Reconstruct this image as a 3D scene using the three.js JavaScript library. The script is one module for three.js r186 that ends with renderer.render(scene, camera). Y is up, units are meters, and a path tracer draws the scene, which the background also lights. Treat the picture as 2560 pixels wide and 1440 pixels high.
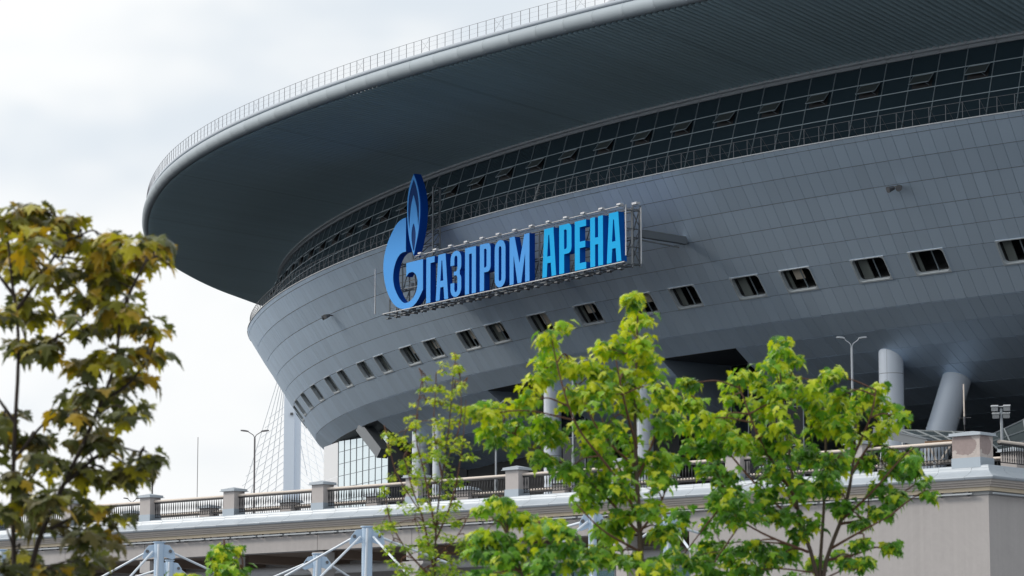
import * as THREE from 'three';
import { mergeGeometries } from 'three/addons/utils/BufferGeometryUtils.js';

// ------------------------------------------------------------------ camera, sky, sun, exposure
const scene = new THREE.Scene();
const EYE = 1.7, F = 7400, PITCH = 0.1434388;
const camera = new THREE.PerspectiveCamera(11.115, 16 / 9, 0.5, 6000);
camera.position.set(0, EYE, 0);
camera.rotation.x = PITCH;
camera.focus = 165; camera.userData.fStop = 8;
scene.add(camera);

function rng(seed) { let s = seed >>> 0; return () => { s = (s + 0x6D2B79F5) >>> 0; let t = s; t = Math.imul(t ^ (t >>> 15), t | 1); t ^= t + Math.imul(t ^ (t >>> 7), t | 61); return ((t ^ (t >>> 14)) >>> 0) / 4294967296; }; }
const lerp = (a, b, t) => a + (b - a) * t, clamp = (x, a = 0, b = 1) => Math.min(b, Math.max(a, x));
const sstep = (a, b, x) => { const t = clamp((x - a) / (b - a)); return t * t * (3 - 2 * t); };
const hash3 = (x, y, z) => { let h = Math.imul(x, 374761393) ^ Math.imul(y, 668265263) ^ Math.imul(z, 2147483647 ^ 0x1b873593); h = Math.imul(h ^ (h >>> 13), 1274126177); return ((h ^ (h >>> 16)) >>> 0) / 4294967296; };
function noise3(x, y, z) {
  const i = Math.floor(x), j = Math.floor(y), k = Math.floor(z); let u = x - i, v = y - j, w = z - k;
  u = u * u * (3 - 2 * u); v = v * v * (3 - 2 * v); w = w * w * (3 - 2 * w);
  const L = (a, b, c) => hash3(i + a, j + b, k + c);
  return lerp(lerp(lerp(L(0, 0, 0), L(1, 0, 0), u), lerp(L(0, 1, 0), L(1, 1, 0), u), v), lerp(lerp(L(0, 0, 1), L(1, 0, 1), u), lerp(L(0, 1, 1), L(1, 1, 1), u), v), w);
}
const fbm = (x, y, z, n = 5) => { let s = 0, a = 0.5; for (let o = 0; o < n; o++) { s += a * noise3(x, y, z); x = x * 2.03 + 7.1; y = y * 2.03 + 3.7; z = z * 2.03 + 1.3; a *= 0.5; } return s; };

const SUN = new THREE.Vector3(-0.84, 0.50, -0.12).normalize();
{ // an overcast sky: bright cloud with thin bluish breaks, brighter round the veiled sun
  const W = 2048, H = 1024, d = new Float32Array(W * H * 4);
  for (let y = 0; y < H; y++) {
    const el = (y + 0.5) / H * Math.PI - Math.PI / 2, ce = Math.cos(el), se = Math.sin(el);
    for (let x = 0; x < W; x++) {
      const o = (y * W + x) * 4;
      if (el < -0.12) { d[o] = 0.30; d[o + 1] = 0.31; d[o + 2] = 0.33; d[o + 3] = 1; continue; }
      const az = (x + 0.5) / W * 2 * Math.PI - Math.PI; // u=0.5 looks along +x
      const dx = ce * Math.cos(az), dz = ce * Math.sin(az), dy = se;
      const n = fbm(dx * 13 + 4140.14, dy * 34 + 2145.62, dz * 13 + 6950.6), m = fbm(dx * 40 + 3, dy * 110 + 8, dz * 40 + 5, 4);
      const c = clamp(sstep(0.24, 0.62, n) + 0.16 * (m - 0.5));
      const g = Math.pow(clamp(dx * SUN.x + dy * SUN.y + dz * SUN.z), 3);
      const k = 0.78 + 0.62 * g;
      d[o] = k * lerp(0.73, 0.95, c); d[o + 1] = k * lerp(0.795, 0.965, c); d[o + 2] = k * lerp(0.86, 0.97, c); d[o + 3] = 1;
    }
  }
  const t = new THREE.DataTexture(d, W, H, THREE.RGBAFormat, THREE.FloatType);
  t.mapping = THREE.EquirectangularReflectionMapping; t.magFilter = THREE.LinearFilter; t.minFilter = THREE.LinearFilter; t.wrapS = THREE.RepeatWrapping; t.needsUpdate = true;
  scene.background = t; scene.environment = t;
}
const sun = new THREE.DirectionalLight(0xfff3e4, 1.4);
sun.position.copy(SUN).multiplyScalar(400); sun.castShadow = true; sun.shadow.radius = 24;
sun.shadow.mapSize.set(4096, 4096);
Object.assign(sun.shadow.camera, { left: -220, right: 220, top: 220, bottom: -220, near: 10, far: 900 });
sun.target.position.set(20, 10, -150); sun.position.add(sun.target.position);
scene.add(sun, sun.target);
const EXPOSURE = 1.3;

// ------------------------------------------------------------------ helpers
const D2R = Math.PI / 180, cp = Math.cos(PITCH), sp = Math.sin(PITCH);
function at(px, py, depth) { // a point of the place: the direction measured in the photograph, `depth` metres in front
  const x = (px - 1280) / F, y = -(py - 720) / F;
  const d = [x, y * cp + sp, y * sp - cp], t = depth / -d[2];
  return new THREE.Vector3(d[0] * t, EYE + d[1] * t, -depth);
}
function clean(g) {
  g = g.index ? g.toNonIndexed() : g.clone();
  for (const k of Object.keys(g.attributes)) if (!['position', 'normal', 'uv', 'color'].includes(k)) g.deleteAttribute(k);
  if (!g.attributes.normal) g.computeVertexNormals();
  if (!g.attributes.uv) g.setAttribute('uv', new THREE.BufferAttribute(new Float32Array(g.attributes.position.count * 2), 2));
  return g;
}
function merge(list) {
  list = list.flat(Infinity).map(clean); const anyCol = list.some((g) => g.attributes.color);
  if (anyCol) for (const g of list) if (!g.attributes.color) g.setAttribute('color', new THREE.BufferAttribute(new Float32Array(g.attributes.position.count * 3).fill(1), 3));
  return list.length === 1 ? list[0] : mergeGeometries(list);
}
function uvBox(g, s = 1) { // uv in metres, by the main direction of each face
  const p = g.attributes.position, n = g.attributes.normal, uv = new Float32Array(p.count * 2);
  for (let i = 0; i < p.count; i++) {
    const ax = Math.abs(n.getX(i)), ay = Math.abs(n.getY(i)), az = Math.abs(n.getZ(i));
    let u = p.getX(i), v = p.getY(i);
    if (ax > ay && ax > az) u = p.getZ(i); else if (ay > az) v = p.getZ(i);
    uv[2 * i] = u * s; uv[2 * i + 1] = v * s;
  }
  g.setAttribute('uv', new THREE.BufferAttribute(uv, 2)); return g;
}
const paint = (g, r, gr = r, b = r) => { g = clean(g); const n = g.attributes.position.count, c = new Float32Array(n * 3); for (let i = 0; i < n; i++) { c[3 * i] = r; c[3 * i + 1] = gr; c[3 * i + 2] = b; } g.setAttribute('color', new THREE.BufferAttribute(c, 3)); return g; };
const box = (w, h, d, x = 0, y = 0, z = 0) => new THREE.BoxGeometry(w, h, d).translate(x, y, z);
const V = (x, y, z) => new THREE.Vector3(x, y, z);
function rod(a, b, r, seg = 6, r2 = r) {
  const d = b.clone().sub(a), l = d.length(), g = new THREE.CylinderGeometry(r2, r, l, seg, 1);
  g.translate(0, l / 2, 0); g.applyQuaternion(new THREE.Quaternion().setFromUnitVectors(V(0, 1, 0), d.normalize())); g.translate(a.x, a.y, a.z); return g;
}
function bar(a, b, w, h) { // square bar
  const d = b.clone().sub(a), l = d.length(), g = new THREE.BoxGeometry(w, h, l); g.translate(0, 0, l / 2);
  const m = new THREE.Matrix4().lookAt(b, a, V(0, 1, 0)); g.applyMatrix4(m); g.translate(a.x, a.y, a.z); return g;
}
function extrude(pts, depth, bevel = 0, holes = []) {
  const s = new THREE.Shape(pts.map((p) => new THREE.Vector2(p[0], p[1])));
  for (const h of holes) s.holes.push(new THREE.Path(h.map((p) => new THREE.Vector2(p[0], p[1]))));
  return new THREE.ExtrudeGeometry(s, { depth, bevelEnabled: bevel > 0, bevelSize: bevel, bevelThickness: bevel, bevelSegments: 1, bevelOffset: -bevel, curveSegments: 8, steps: 1 });
}
function spline(pts, n, closed = true) { return new THREE.CatmullRomCurve3(pts.map((p) => V(p[0], p[1], 0)), closed, 'centripetal').getPoints(n).slice(0, closed ? -1 : undefined).map((p) => [p.x, p.y]); }
const used = new Map();
function numbered(name) { const n = used.get(name) ?? 0; used.set(name, n + 1); return n ? `${name}_${String(n).padStart(3, '0')}` : name; }
function obj(name, geo, mat, parent = scene) {
  const m = new THREE.Mesh(Array.isArray(geo) ? merge(geo) : geo, mat); m.name = parent === scene ? numbered(name) : name;
  m.castShadow = m.receiveShadow = true; parent.add(m); return m;
}
function thing(name, label, category, pos = [0, 0, 0], turn = 0, group) {
  const o = new THREE.Group(); o.name = numbered(name); o.position.set(...pos); o.rotation.y = turn; o.userData = { label, category };
  if (group) o.userData.group = group; scene.add(o); return o;
}
function copyOf(root, pos, turn, label) { const r = root.clone(); r.name = numbered(root.name.replace(/_\d{3}$/, '')); r.position.set(...pos); r.rotation.y = turn; r.userData = { ...root.userData, label }; scene.add(r); return r; }
const struct = (name, geo, mat) => { const m = obj(name, geo, mat); m.userData.kind = 'structure'; return m; };
const sub = (name, parent) => { const g = new THREE.Group(); g.name = name; parent.add(g); return g; };
const asStuff = (m) => { m.userData.kind = 'stuff'; return m; };

// ------------------------------------------------------------------ materials
function noiseTex(n, fn, srgb = false, rep = 1) {
  const d = new Uint8Array(n * n * 4);
  for (let y = 0; y < n; y++) for (let x = 0; x < n; x++) { const c = fn(x / n, y / n), o = (y * n + x) * 4; const a = Array.isArray(c) ? c : [c, c, c]; for (let k = 0; k < 3; k++) d[o + k] = clamp(a[k]) * 255; d[o + 3] = 255; }
  const t = new THREE.DataTexture(d, n, n); t.wrapS = t.wrapT = THREE.RepeatWrapping; t.magFilter = THREE.LinearFilter; t.minFilter = THREE.LinearFilter; if (srgb) t.colorSpace = THREE.SRGBColorSpace; t.repeat.set(rep, rep); t.needsUpdate = true; return t;
}
const tile = (u, v, f, z, n = 4) => { const a = u * 2 * Math.PI, b = v * 2 * Math.PI; return fbm(Math.cos(a) * f + 10 + z, Math.sin(a) * f + 20 + Math.cos(b) * f, Math.sin(b) * f + 30, n); };
const dirtTex = noiseTex(512, (u, v) => 0.93 + 0.10 * (tile(u, v, 1.6, 0) - 0.5) + 0.08 * (tile(u, v, 7, 5) - 0.5), false, 0.22);
const wallTex = noiseTex(512, (u, v) => 0.93 + 0.16 * (tile(u, v * 0.0 + 0.3, 7, 3, 5) - 0.5) * (0.4 + tile(u, v, 1.2, 4, 3)) + 0.10 * (tile(u, v, 1.5, 0) - 0.5) + 0.08 * (tile(u, v, 9, 5) - 0.5), false, 0.2);
const streakTex = noiseTex(256, (u, v) => 0.94 + 0.08 * (tile(u, v * 0.0 + 0.2, 9, 3) - 0.5) + 0.10 * (tile(u, v, 3, 9) - 0.5), false, 0.25);
const grainTex = noiseTex(256, (u, v) => tile(u, v, 14, 2, 3), false, 1.1);
const roughTex = noiseTex(256, (u, v) => 0.75 + 0.5 * (tile(u, v, 5, 8) - 0.5), false, 0.3);
const std = (r, g, b, rough = 0.8, metal = 0, extra = {}) => new THREE.MeshStandardMaterial({ color: new THREE.Color().setRGB(r, g, b), roughness: rough, metalness: metal, ...extra });
const sg = (r, g, b) => new THREE.MeshPhysicalMaterial({ color: new THREE.Color().setRGB(r, g, b), roughness: 0.7, specularIntensity: 0.3 });
const M = {
  panel: new THREE.MeshPhysicalMaterial({ color: new THREE.Color().setRGB(0.66, 0.80, 0.95), roughness: 0.45, metalness: 0.66, vertexColors: true }),
  joint: std(0.03, 0.033, 0.038, 0.9),
  soffit: std(0.39, 0.51, 0.55, 0.6, 0.1, { vertexColors: true }),
  rim: std(0.35, 0.40, 0.435, 0.75, 0.05, { vertexColors: true }),
  roofTop: std(0.4, 0.41, 0.42, 0.7),
  fascia: std(0.40, 0.43, 0.46, 0.6, 0.1),
  glassDark: new THREE.MeshPhysicalMaterial({ color: new THREE.Color().setRGB(0.022, 0.038, 0.050), roughness: 0.12, metalness: 0, ior: 1.5 }),
  glassMirror: new THREE.MeshPhysicalMaterial({ color: new THREE.Color().setRGB(0.62, 0.70, 0.72), roughness: 0.04, metalness: 0.85 }),
  glassDeep: new THREE.MeshPhysicalMaterial({ color: new THREE.Color().setRGB(0.006, 0.010, 0.017), roughness: 0.12, specularIntensity: 0.25 }),
  clear: new THREE.MeshPhysicalMaterial({ color: 0xffffff, roughness: 0.04, transmission: 1, thickness: 0, ior: 1.5 }),
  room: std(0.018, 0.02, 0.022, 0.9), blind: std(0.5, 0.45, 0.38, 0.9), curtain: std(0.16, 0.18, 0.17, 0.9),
  mullion: std(0.27, 0.33, 0.37, 0.5, 0.4), awning: std(0.05, 0.062, 0.062, 0.5),
  rail: std(0.22, 0.23, 0.25, 0.5, 0.5), fence: std(0.16, 0.16, 0.18, 0.6, 0.3),
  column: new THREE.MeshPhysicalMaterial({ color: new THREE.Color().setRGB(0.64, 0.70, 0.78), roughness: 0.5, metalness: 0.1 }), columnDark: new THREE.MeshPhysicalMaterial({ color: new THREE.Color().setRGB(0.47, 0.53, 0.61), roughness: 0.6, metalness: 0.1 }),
  white: std(0.72, 0.74, 0.77, 0.55), steel: std(0.46, 0.48, 0.5, 0.5, 0.35), lightBand: std(0.24, 0.25, 0.26, 0.7), steelFrame: std(0.15, 0.17, 0.19, 0.55, 0.2), canopyGlass: new THREE.MeshPhysicalMaterial({ color: new THREE.Color().setRGB(0.022, 0.034, 0.038), roughness: 0.4, specularIntensity: 0.35 }), canopyBar: std(0.2, 0.225, 0.24, 0.8), steelDark: std(0.12, 0.125, 0.135, 0.6, 0.3), black: std(0.02, 0.02, 0.022, 0.6),
  faceBlue: sg(0.085, 0.36, 0.86), sideBlue: sg(0.002, 0.07, 0.42), faceCyan: sg(0.006, 0.42, 0.86), sideCyan: sg(0.001, 0.13, 0.56), navy: sg(0.001, 0.035, 0.17),
  wall: std(0.42, 0.40, 0.395, 0.9, 0, { map: wallTex, bumpMap: grainTex, bumpScale: 0.004 }),
  band: std(0.52, 0.475, 0.44, 0.9, 0, { map: dirtTex, bumpMap: grainTex, bumpScale: 0.004 }),
  cream: std(0.58, 0.50, 0.38, 0.9, 0, { map: dirtTex }),
  pillar: std(0.49, 0.46, 0.45, 0.9, 0, { map: dirtTex, bumpMap: grainTex, bumpScale: 0.004 }),
  sheet: std(0.43, 0.48, 0.53, 0.45, 0.12, { map: streakTex }),
  sheetDark: std(0.36, 0.42, 0.48, 0.5, 0.3),
  railTop: std(0.70, 0.62, 0.55, 0.8, 0, { map: dirtTex }),
  iron: std(0.035, 0.036, 0.04, 0.55, 0.3), ironOld: std(0.32, 0.2, 0.13, 0.9),
  mast: std(0.40, 0.52, 0.66, 0.5, 0.05), cable: std(0.6, 0.66, 0.73, 0.45, 0.1),
  deck: std(0.16, 0.18, 0.205, 0.95, 0, { map: dirtTex }), brown: std(0.20, 0.15, 0.12, 0.9), inner: std(0.46, 0.45, 0.45, 0.9, 0, { map: dirtTex }),
  teal: new THREE.MeshPhysicalMaterial({ color: new THREE.Color().setRGB(0.10, 0.22, 0.26), roughness: 0.08, metalness: 0.3 }),
  pylon: std(0.74, 0.81, 0.9, 0.7), stay: std(0.72, 0.77, 0.82, 0.7), lampPole: std(0.20, 0.19, 0.20, 0.6, 0.2), lampLight: std(0.33, 0.36, 0.39, 0.5, 0.2),
  ground: std(0.20, 0.215, 0.235, 0.95, 0, { map: dirtTex }),
  bark: std(0.085, 0.06, 0.045, 0.9, 0, { bumpMap: grainTex, bumpScale: 0.002 }), twig: std(0.12, 0.055, 0.035, 0.85), barkDark: std(0.035, 0.025, 0.02, 0.9),
};

// ------------------------------------------------------------------ ground
struct('ground', uvBox(new THREE.PlaneGeometry(9000, 9000).rotateX(-Math.PI / 2)), M.ground);

// ------------------------------------------------------------------ the stadium
const AX = 108.824, AZ = -241.624, TURN = -0.4231752;
const stadium = thing('stadium', 'vast round grey stadium shaped like a saucer with an overhanging roof disc', 'stadium', [AX, 0, AZ], TURN);
const ring = (th, r, h) => { const t = th * D2R; return V(-r * Math.sin(t), h + EYE, r * Math.cos(t)); }; // local to the stadium
const toWorld = (v) => v.clone().applyAxisAngle(V(0, 1, 0), TURN).add(V(AX, 0, AZ));
const PROF = [[29.30, 130.18], [29.05, 130.03], [27.97, 129.36], [26.86, 128.62], [25.71, 127.90], [24.61, 127.19], [23.63, 126.55], [22.51, 125.74], [21.24, 124.85], [20.26, 123.86], [19.35, 122.68], [18.45, 121.2], [17.6, 119.4], [16.95, 117.4], [16.45, 115.0], [16.1, 112.0], [15.75, 108.4], [15.45, 104.3]];
const rad = (h) => { for (let i = 1; i < PROF.length; i++) if (h >= PROF[i][0]) { const [h0, r0] = PROF[i - 1], [h1, r1] = PROF[i]; return lerp(r1, r0, (h - h1) / (h0 - h1)); } return PROF.at(-1)[1]; };
const squeeze = (th) => th > 57 ? 1 - 0.003 * Math.min(((th - 57) / 4.5) ** 2, 16) : 1; // the plan tightens past the visible edge
const WIN = [[13.9, 14.9], [16.65, 17.62], [19.06, 20.06], [20.77, 21.77], [23.05, 24.05], [24.75, 25.73], [27.03, 28.01], [28.73, 29.69], [31.03, 32.04], [33.32, 34.32], [35.63, 36.61], [37.37, 38.33], [39.66, 40.63], [41.42, 42.42], [43.77, 44.66], [45.51, 46.4], [47.9, 48.75], [49.68, 50.6], [52.2, 53.1], [54.72, 55.63], [57.0, 57.85], [58.85, 59.7], [61.2, 62.1]];
const GATE = [[26.83, 29.8], [35.71, 38.75], [48.28, 67.5]];
const STEP = 0.34, T0 = 12.5, T1 = 67.5;
function quadGeo(a, b, c, d, nrm, thick) { // a b (top right, top left seen from outside) c d below; panel with folded edges
  const P = [], N = (x) => x.clone().addScaledVector(nrm, -thick), q = (p, r, s, t) => P.push(p, r, s, p, s, t);
  q(a, b, c, d); q(a, N(a), N(b), b); q(b, N(b), N(c), c); q(c, N(c), N(d), d); q(d, N(d), N(a), a);
  const g = new THREE.BufferGeometry().setFromPoints(P); g.computeVertexNormals();
  const uv = new Float32Array(P.length * 2); g.setAttribute('uv', new THREE.BufferAttribute(uv, 2)); return g;
}
const panelVariants = new Map();
function panelGeo(row, w, kind, k) {
  const key = `${row}|${w.toFixed(2)}|${kind}|${k.toFixed(3)}`; if (panelVariants.has(key)) return panelVariants.get(key);
  const [h0, r0] = PROF[row], [h1, r1] = PROF[row + 1], n = V(0, -(r0 - r1), h0 - h1).normalize();
  const gap = 0.02, dt = w / 2 - gap / 125 / D2R * 0.55, e = gap / Math.hypot(h0 - h1, r0 - r1) * 0.8;
  const P = (s, t, off) => ring(s * dt, lerp(r0, r1, t) * k, lerp(h0, h1, t)).addScaledVector(n, off);
  const tl = [[0, 0, 0, 0], [0.005, 0, 0, 0.005], [0, 0.005, 0.005, 0], [0.004, 0.004, 0, 0], [0, 0, 0.004, 0.004]][kind % 5];
  const lo = row > 10 ? 1 : 1;
  let g = quadGeo(P(-1, e, tl[0]), P(1, e, tl[1]), P(1, 1 - e, tl[2]), P(-1, 1 - e, tl[3]), n, 0.05);
  // make sure the outer face looks outward
  g.computeVertexNormals(); if (g.attributes.normal.getZ(0) < 0) { const p = g.attributes.position.array; for (let i = 0; i < p.length; i += 9) for (let c = 0; c < 3; c++) { const t = p[i + 3 + c]; p[i + 3 + c] = p[i + 6 + c]; p[i + 6 + c] = t; } g.computeVertexNormals(); }
  const tone = [0.985, 1.015, 0.965, 1.0, 1.03][Math.floor(kind / 5) % 5] * lo;
  g = paint(g, tone * 0.99, tone, tone * 1.015); panelVariants.set(key, g); return g;
}
{
  const r = rng(11), cells = [], back = [];
  const inGate = (th) => GATE.some(([a, b]) => th > a && th < b);
  for (let row = 0; row < PROF.length - 1; row++) {
    const [h0, r0] = PROF[row], [h1, r1] = PROF[row + 1]; let spans = [[T0, T1]];
    const cut = (list) => { for (const [a, b] of list) spans = spans.flatMap(([p, q]) => b <= p || a >= q ? [[p, q]] : [[p, a], [b, q]].filter(([x, y]) => y - x > 0.06)); };
    if (row === 6) cut(WIN); if (row >= 9 && (r1 > 116.9)) cut(GATE); else if (row >= 9) cut([GATE.at(-1)]);
    for (const [p, q] of spans) {
      const n = Math.max(1, Math.round((q - p) / STEP)), w = (q - p) / n;
      for (let i = 0; i < n; i++) {
        const th = p + (i + 0.5) * w, k = th > 57 ? squeeze(th) : 1;
        cells.push({ row, w, th, k, kind: Math.floor(r() * 25), d: Math.hypot(AX - 0, AZ) });
      }
    }
    // dark backing seen in the joints
    for (const [p, q] of spans) {
      const n = Math.max(1, Math.round((q - p) / 1.5)), w = (q - p) / n, nn = V(0, -(r0 - r1), h0 - h1).normalize();
      for (let i = 0; i < n; i++) { const a = p + i * w, b = a + w, off = 0.07, R = (th, rr, h) => ring(th, (rr - off) * squeeze(th), h + off * 0.6); back.push(new THREE.BufferGeometry().setFromPoints([R(a, r0, h0), R(b, r0, h0), R(b, r1, h1), R(a, r0, h0), R(b, r1, h1), R(a, r1, h1)])); }
    }
  }
  cells.sort((a, b) => { const q = (c) => c.th + Math.abs(c.row - 3) * 0.35; return q(a) - q(b); });
  const rest = [];
  cells.forEach((c, i) => {
    const g = panelGeo(c.row, c.w, c.kind, c.k);
    if (i < 300) { const m = obj('panel', g, M.panel, stadium); m.rotation.y = -c.th * D2R; }
    else rest.push(g.clone().rotateY(-c.th * D2R));
  });
  asStuff(obj('panels', rest, M.panel, stadium));
  obj('backing', back.map((g) => { g.computeVertexNormals(); return g; }), M.joint, stadium);
  // the rest of the bowl, round the far side
  const shell = [];
  for (let row = 0; row < PROF.length - 1; row++) for (let a = T1; a < 360 + T0 - 0.1; ) {
    const b = Math.min(a + 6, 360 + T0), k = 0.952 + 0.048 * sstep(80, 110, a), k2 = 0.952 + 0.048 * sstep(80, 110, b), [h0, r0] = PROF[row], [h1, r1] = PROF[row + 1];
    const kk = (t, f) => Math.max(f, t < 110 ? squeeze(t) : f);
    const A = ring(a, r0 * kk(a, k), h0), B = ring(b, r0 * kk(b, k2), h0), C = ring(b, r1 * kk(b, k2), h1), Dd = ring(a, r1 * kk(a, k), h1);
    shell.push(new THREE.BufferGeometry().setFromPoints([A, B, C, A, C, Dd])); a = b;
  }
  obj('bowl_shell', shell.map((g) => { g.computeVertexNormals(); return paint(g, 1); }), M.panel, stadium);
}
// parapet lip and gallery floor
{
  const lip = [], floor = [];
  for (let a = T0; a < T1 - 0.01; a += 0.5) {
    const b = Math.min(a + 0.506, T1), R = (th, r, h) => ring(th, r * squeeze(th), h);
    const q = (p0, p1, p2, p3, L) => L.push(new THREE.BufferGeometry().setFromPoints([p0, p1, p2, p0, p2, p3]));
    q(R(a, 130.22, 29.29), R(b, 130.22, 29.29), R(b, 130.22, 29.35), R(a, 130.22, 29.35), lip);
    q(R(a, 130.22, 29.35), R(b, 130.22, 29.35), R(b, 129.95, 29.36), R(a, 129.95, 29.36), lip);
    q(R(a, 129.95, 29.355), R(b, 129.95, 29.355), R(b, 128.2, 29.2), R(a, 128.2, 29.2), floor);
  }
  obj('parapet_lip', lip.map((g) => { g.computeVertexNormals(); return g; }), M.steel, stadium);
  obj('gallery_floor', floor.map((g) => { g.computeVertexNormals(); return g; }), M.steelDark, stadium);
  // gallery railing: posts with raking stays and three rails
  const posts = []; let i = 0;
  for (let th = 13; th < 66; th += 0.4405, i++) {
    const k = squeeze(th), p = ring(th, 130.02 * k, 29.35), t = ring(th, 130.02 * k, 30.22), f = ring(th - 0.02, 129.15 * k, 29.3);
    posts.push(merge([rod(p, t, 0.02, 5), rod(t, f, 0.014, 4)]));
  }
  posts.slice(0, 130).forEach((g) => obj('rail_post', g, M.rail, stadium));
  const rails = [];
  for (let a = 13; a < 65.9; a += 0.8) for (const [h, r, w] of [[30.22, 130.02, 0.018], [29.75, 130.0, 0.012]]) rails.push(rod(ring(a, r * squeeze(a), h), ring(a + 0.8, r * squeeze(a + 0.8), h), w, 4));
  obj('gallery_rail', rails, M.rail, stadium);
}
// windows in the bowl
{
  const hT = 23.66, hB = 22.54, hm = (hT + hB) / 2, tilt = Math.atan2(rad(hB + 0.5) - rad(hB), -0.5), dl = Math.atan(0.72);
  const L = Math.hypot(hT - hB, rad(hT) - rad(hB)) + 0.06;
  const wr = rng(77);
  WIN.forEach(([a, b], i) => {
    const cw = 0.08 + wr() * 0.22, bl = wr();
    const th = (a + b) / 2, w = (b - a) * D2R * rad(hm) * squeeze(th) + 0.02, g = sub('window', stadium);
    g.position.copy(ring(th, rad(hm) * squeeze(th), hm)); g.rotation.order = 'YXZ'; g.rotation.set(dl, -th * D2R, 0);
    const W = w / 2, H = L / 2, hole = [], inL = 0.09, inR = 0.07, inT = 0.07, inB = 0.11, R = 0.22;
    const x0 = -W + inL, x1 = W - inR, y0 = -H + inB, y1 = H - inT;
    for (const [cx, cy, s] of [[x1 - R, y1 - R, 0], [x0 + R, y1 - R, 1], [x0 + R, y0 + R, 2], [x1 - R, y0 + R, 3]]) for (let k = 0; k <= 5; k++) { const t = (s + k / 5) * Math.PI / 2; hole.push([cx + R * Math.cos(t), cy + R * Math.sin(t)]); }
    obj('frame', extrude([[-W, -H], [W, -H], [W, H], [-W, H]], 0.22, 0.01, [hole.slice().reverse()]).translate(0, 0, -0.195), M.fascia2 ??= std(0.42, 0.47, 0.51, 0.5, 0.25), g);
    obj('pane', new THREE.PlaneGeometry(w - 0.1, L - 0.1).translate(0, 0, -0.165), M.clear, g);
    obj('glazing_bar', box(0.045, L - 0.1, 0.05, 0.12 * w, 0, -0.14), M.mullion, g);
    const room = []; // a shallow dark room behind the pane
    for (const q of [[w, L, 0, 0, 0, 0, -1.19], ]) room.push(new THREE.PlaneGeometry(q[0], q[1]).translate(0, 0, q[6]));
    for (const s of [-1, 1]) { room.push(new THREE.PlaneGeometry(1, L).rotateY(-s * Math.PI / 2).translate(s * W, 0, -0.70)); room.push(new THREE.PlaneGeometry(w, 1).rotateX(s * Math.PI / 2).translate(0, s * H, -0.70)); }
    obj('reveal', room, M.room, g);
    obj('curtain', box(w * cw, L - 0.16, 0.06, -W + 0.12 + w * cw * 0.6, 0, -0.36), M.curtain, g);
    if ([9, 10, 11, 12].includes(i) || bl < 0.2) obj('blind', box(w * 0.3, L * (0.35 + 0.5 * bl), 0.03, w * (i % 2 ? 0.08 : -0.05), H * 0.3, -0.32), M.blind, g);
  });
}
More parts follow.
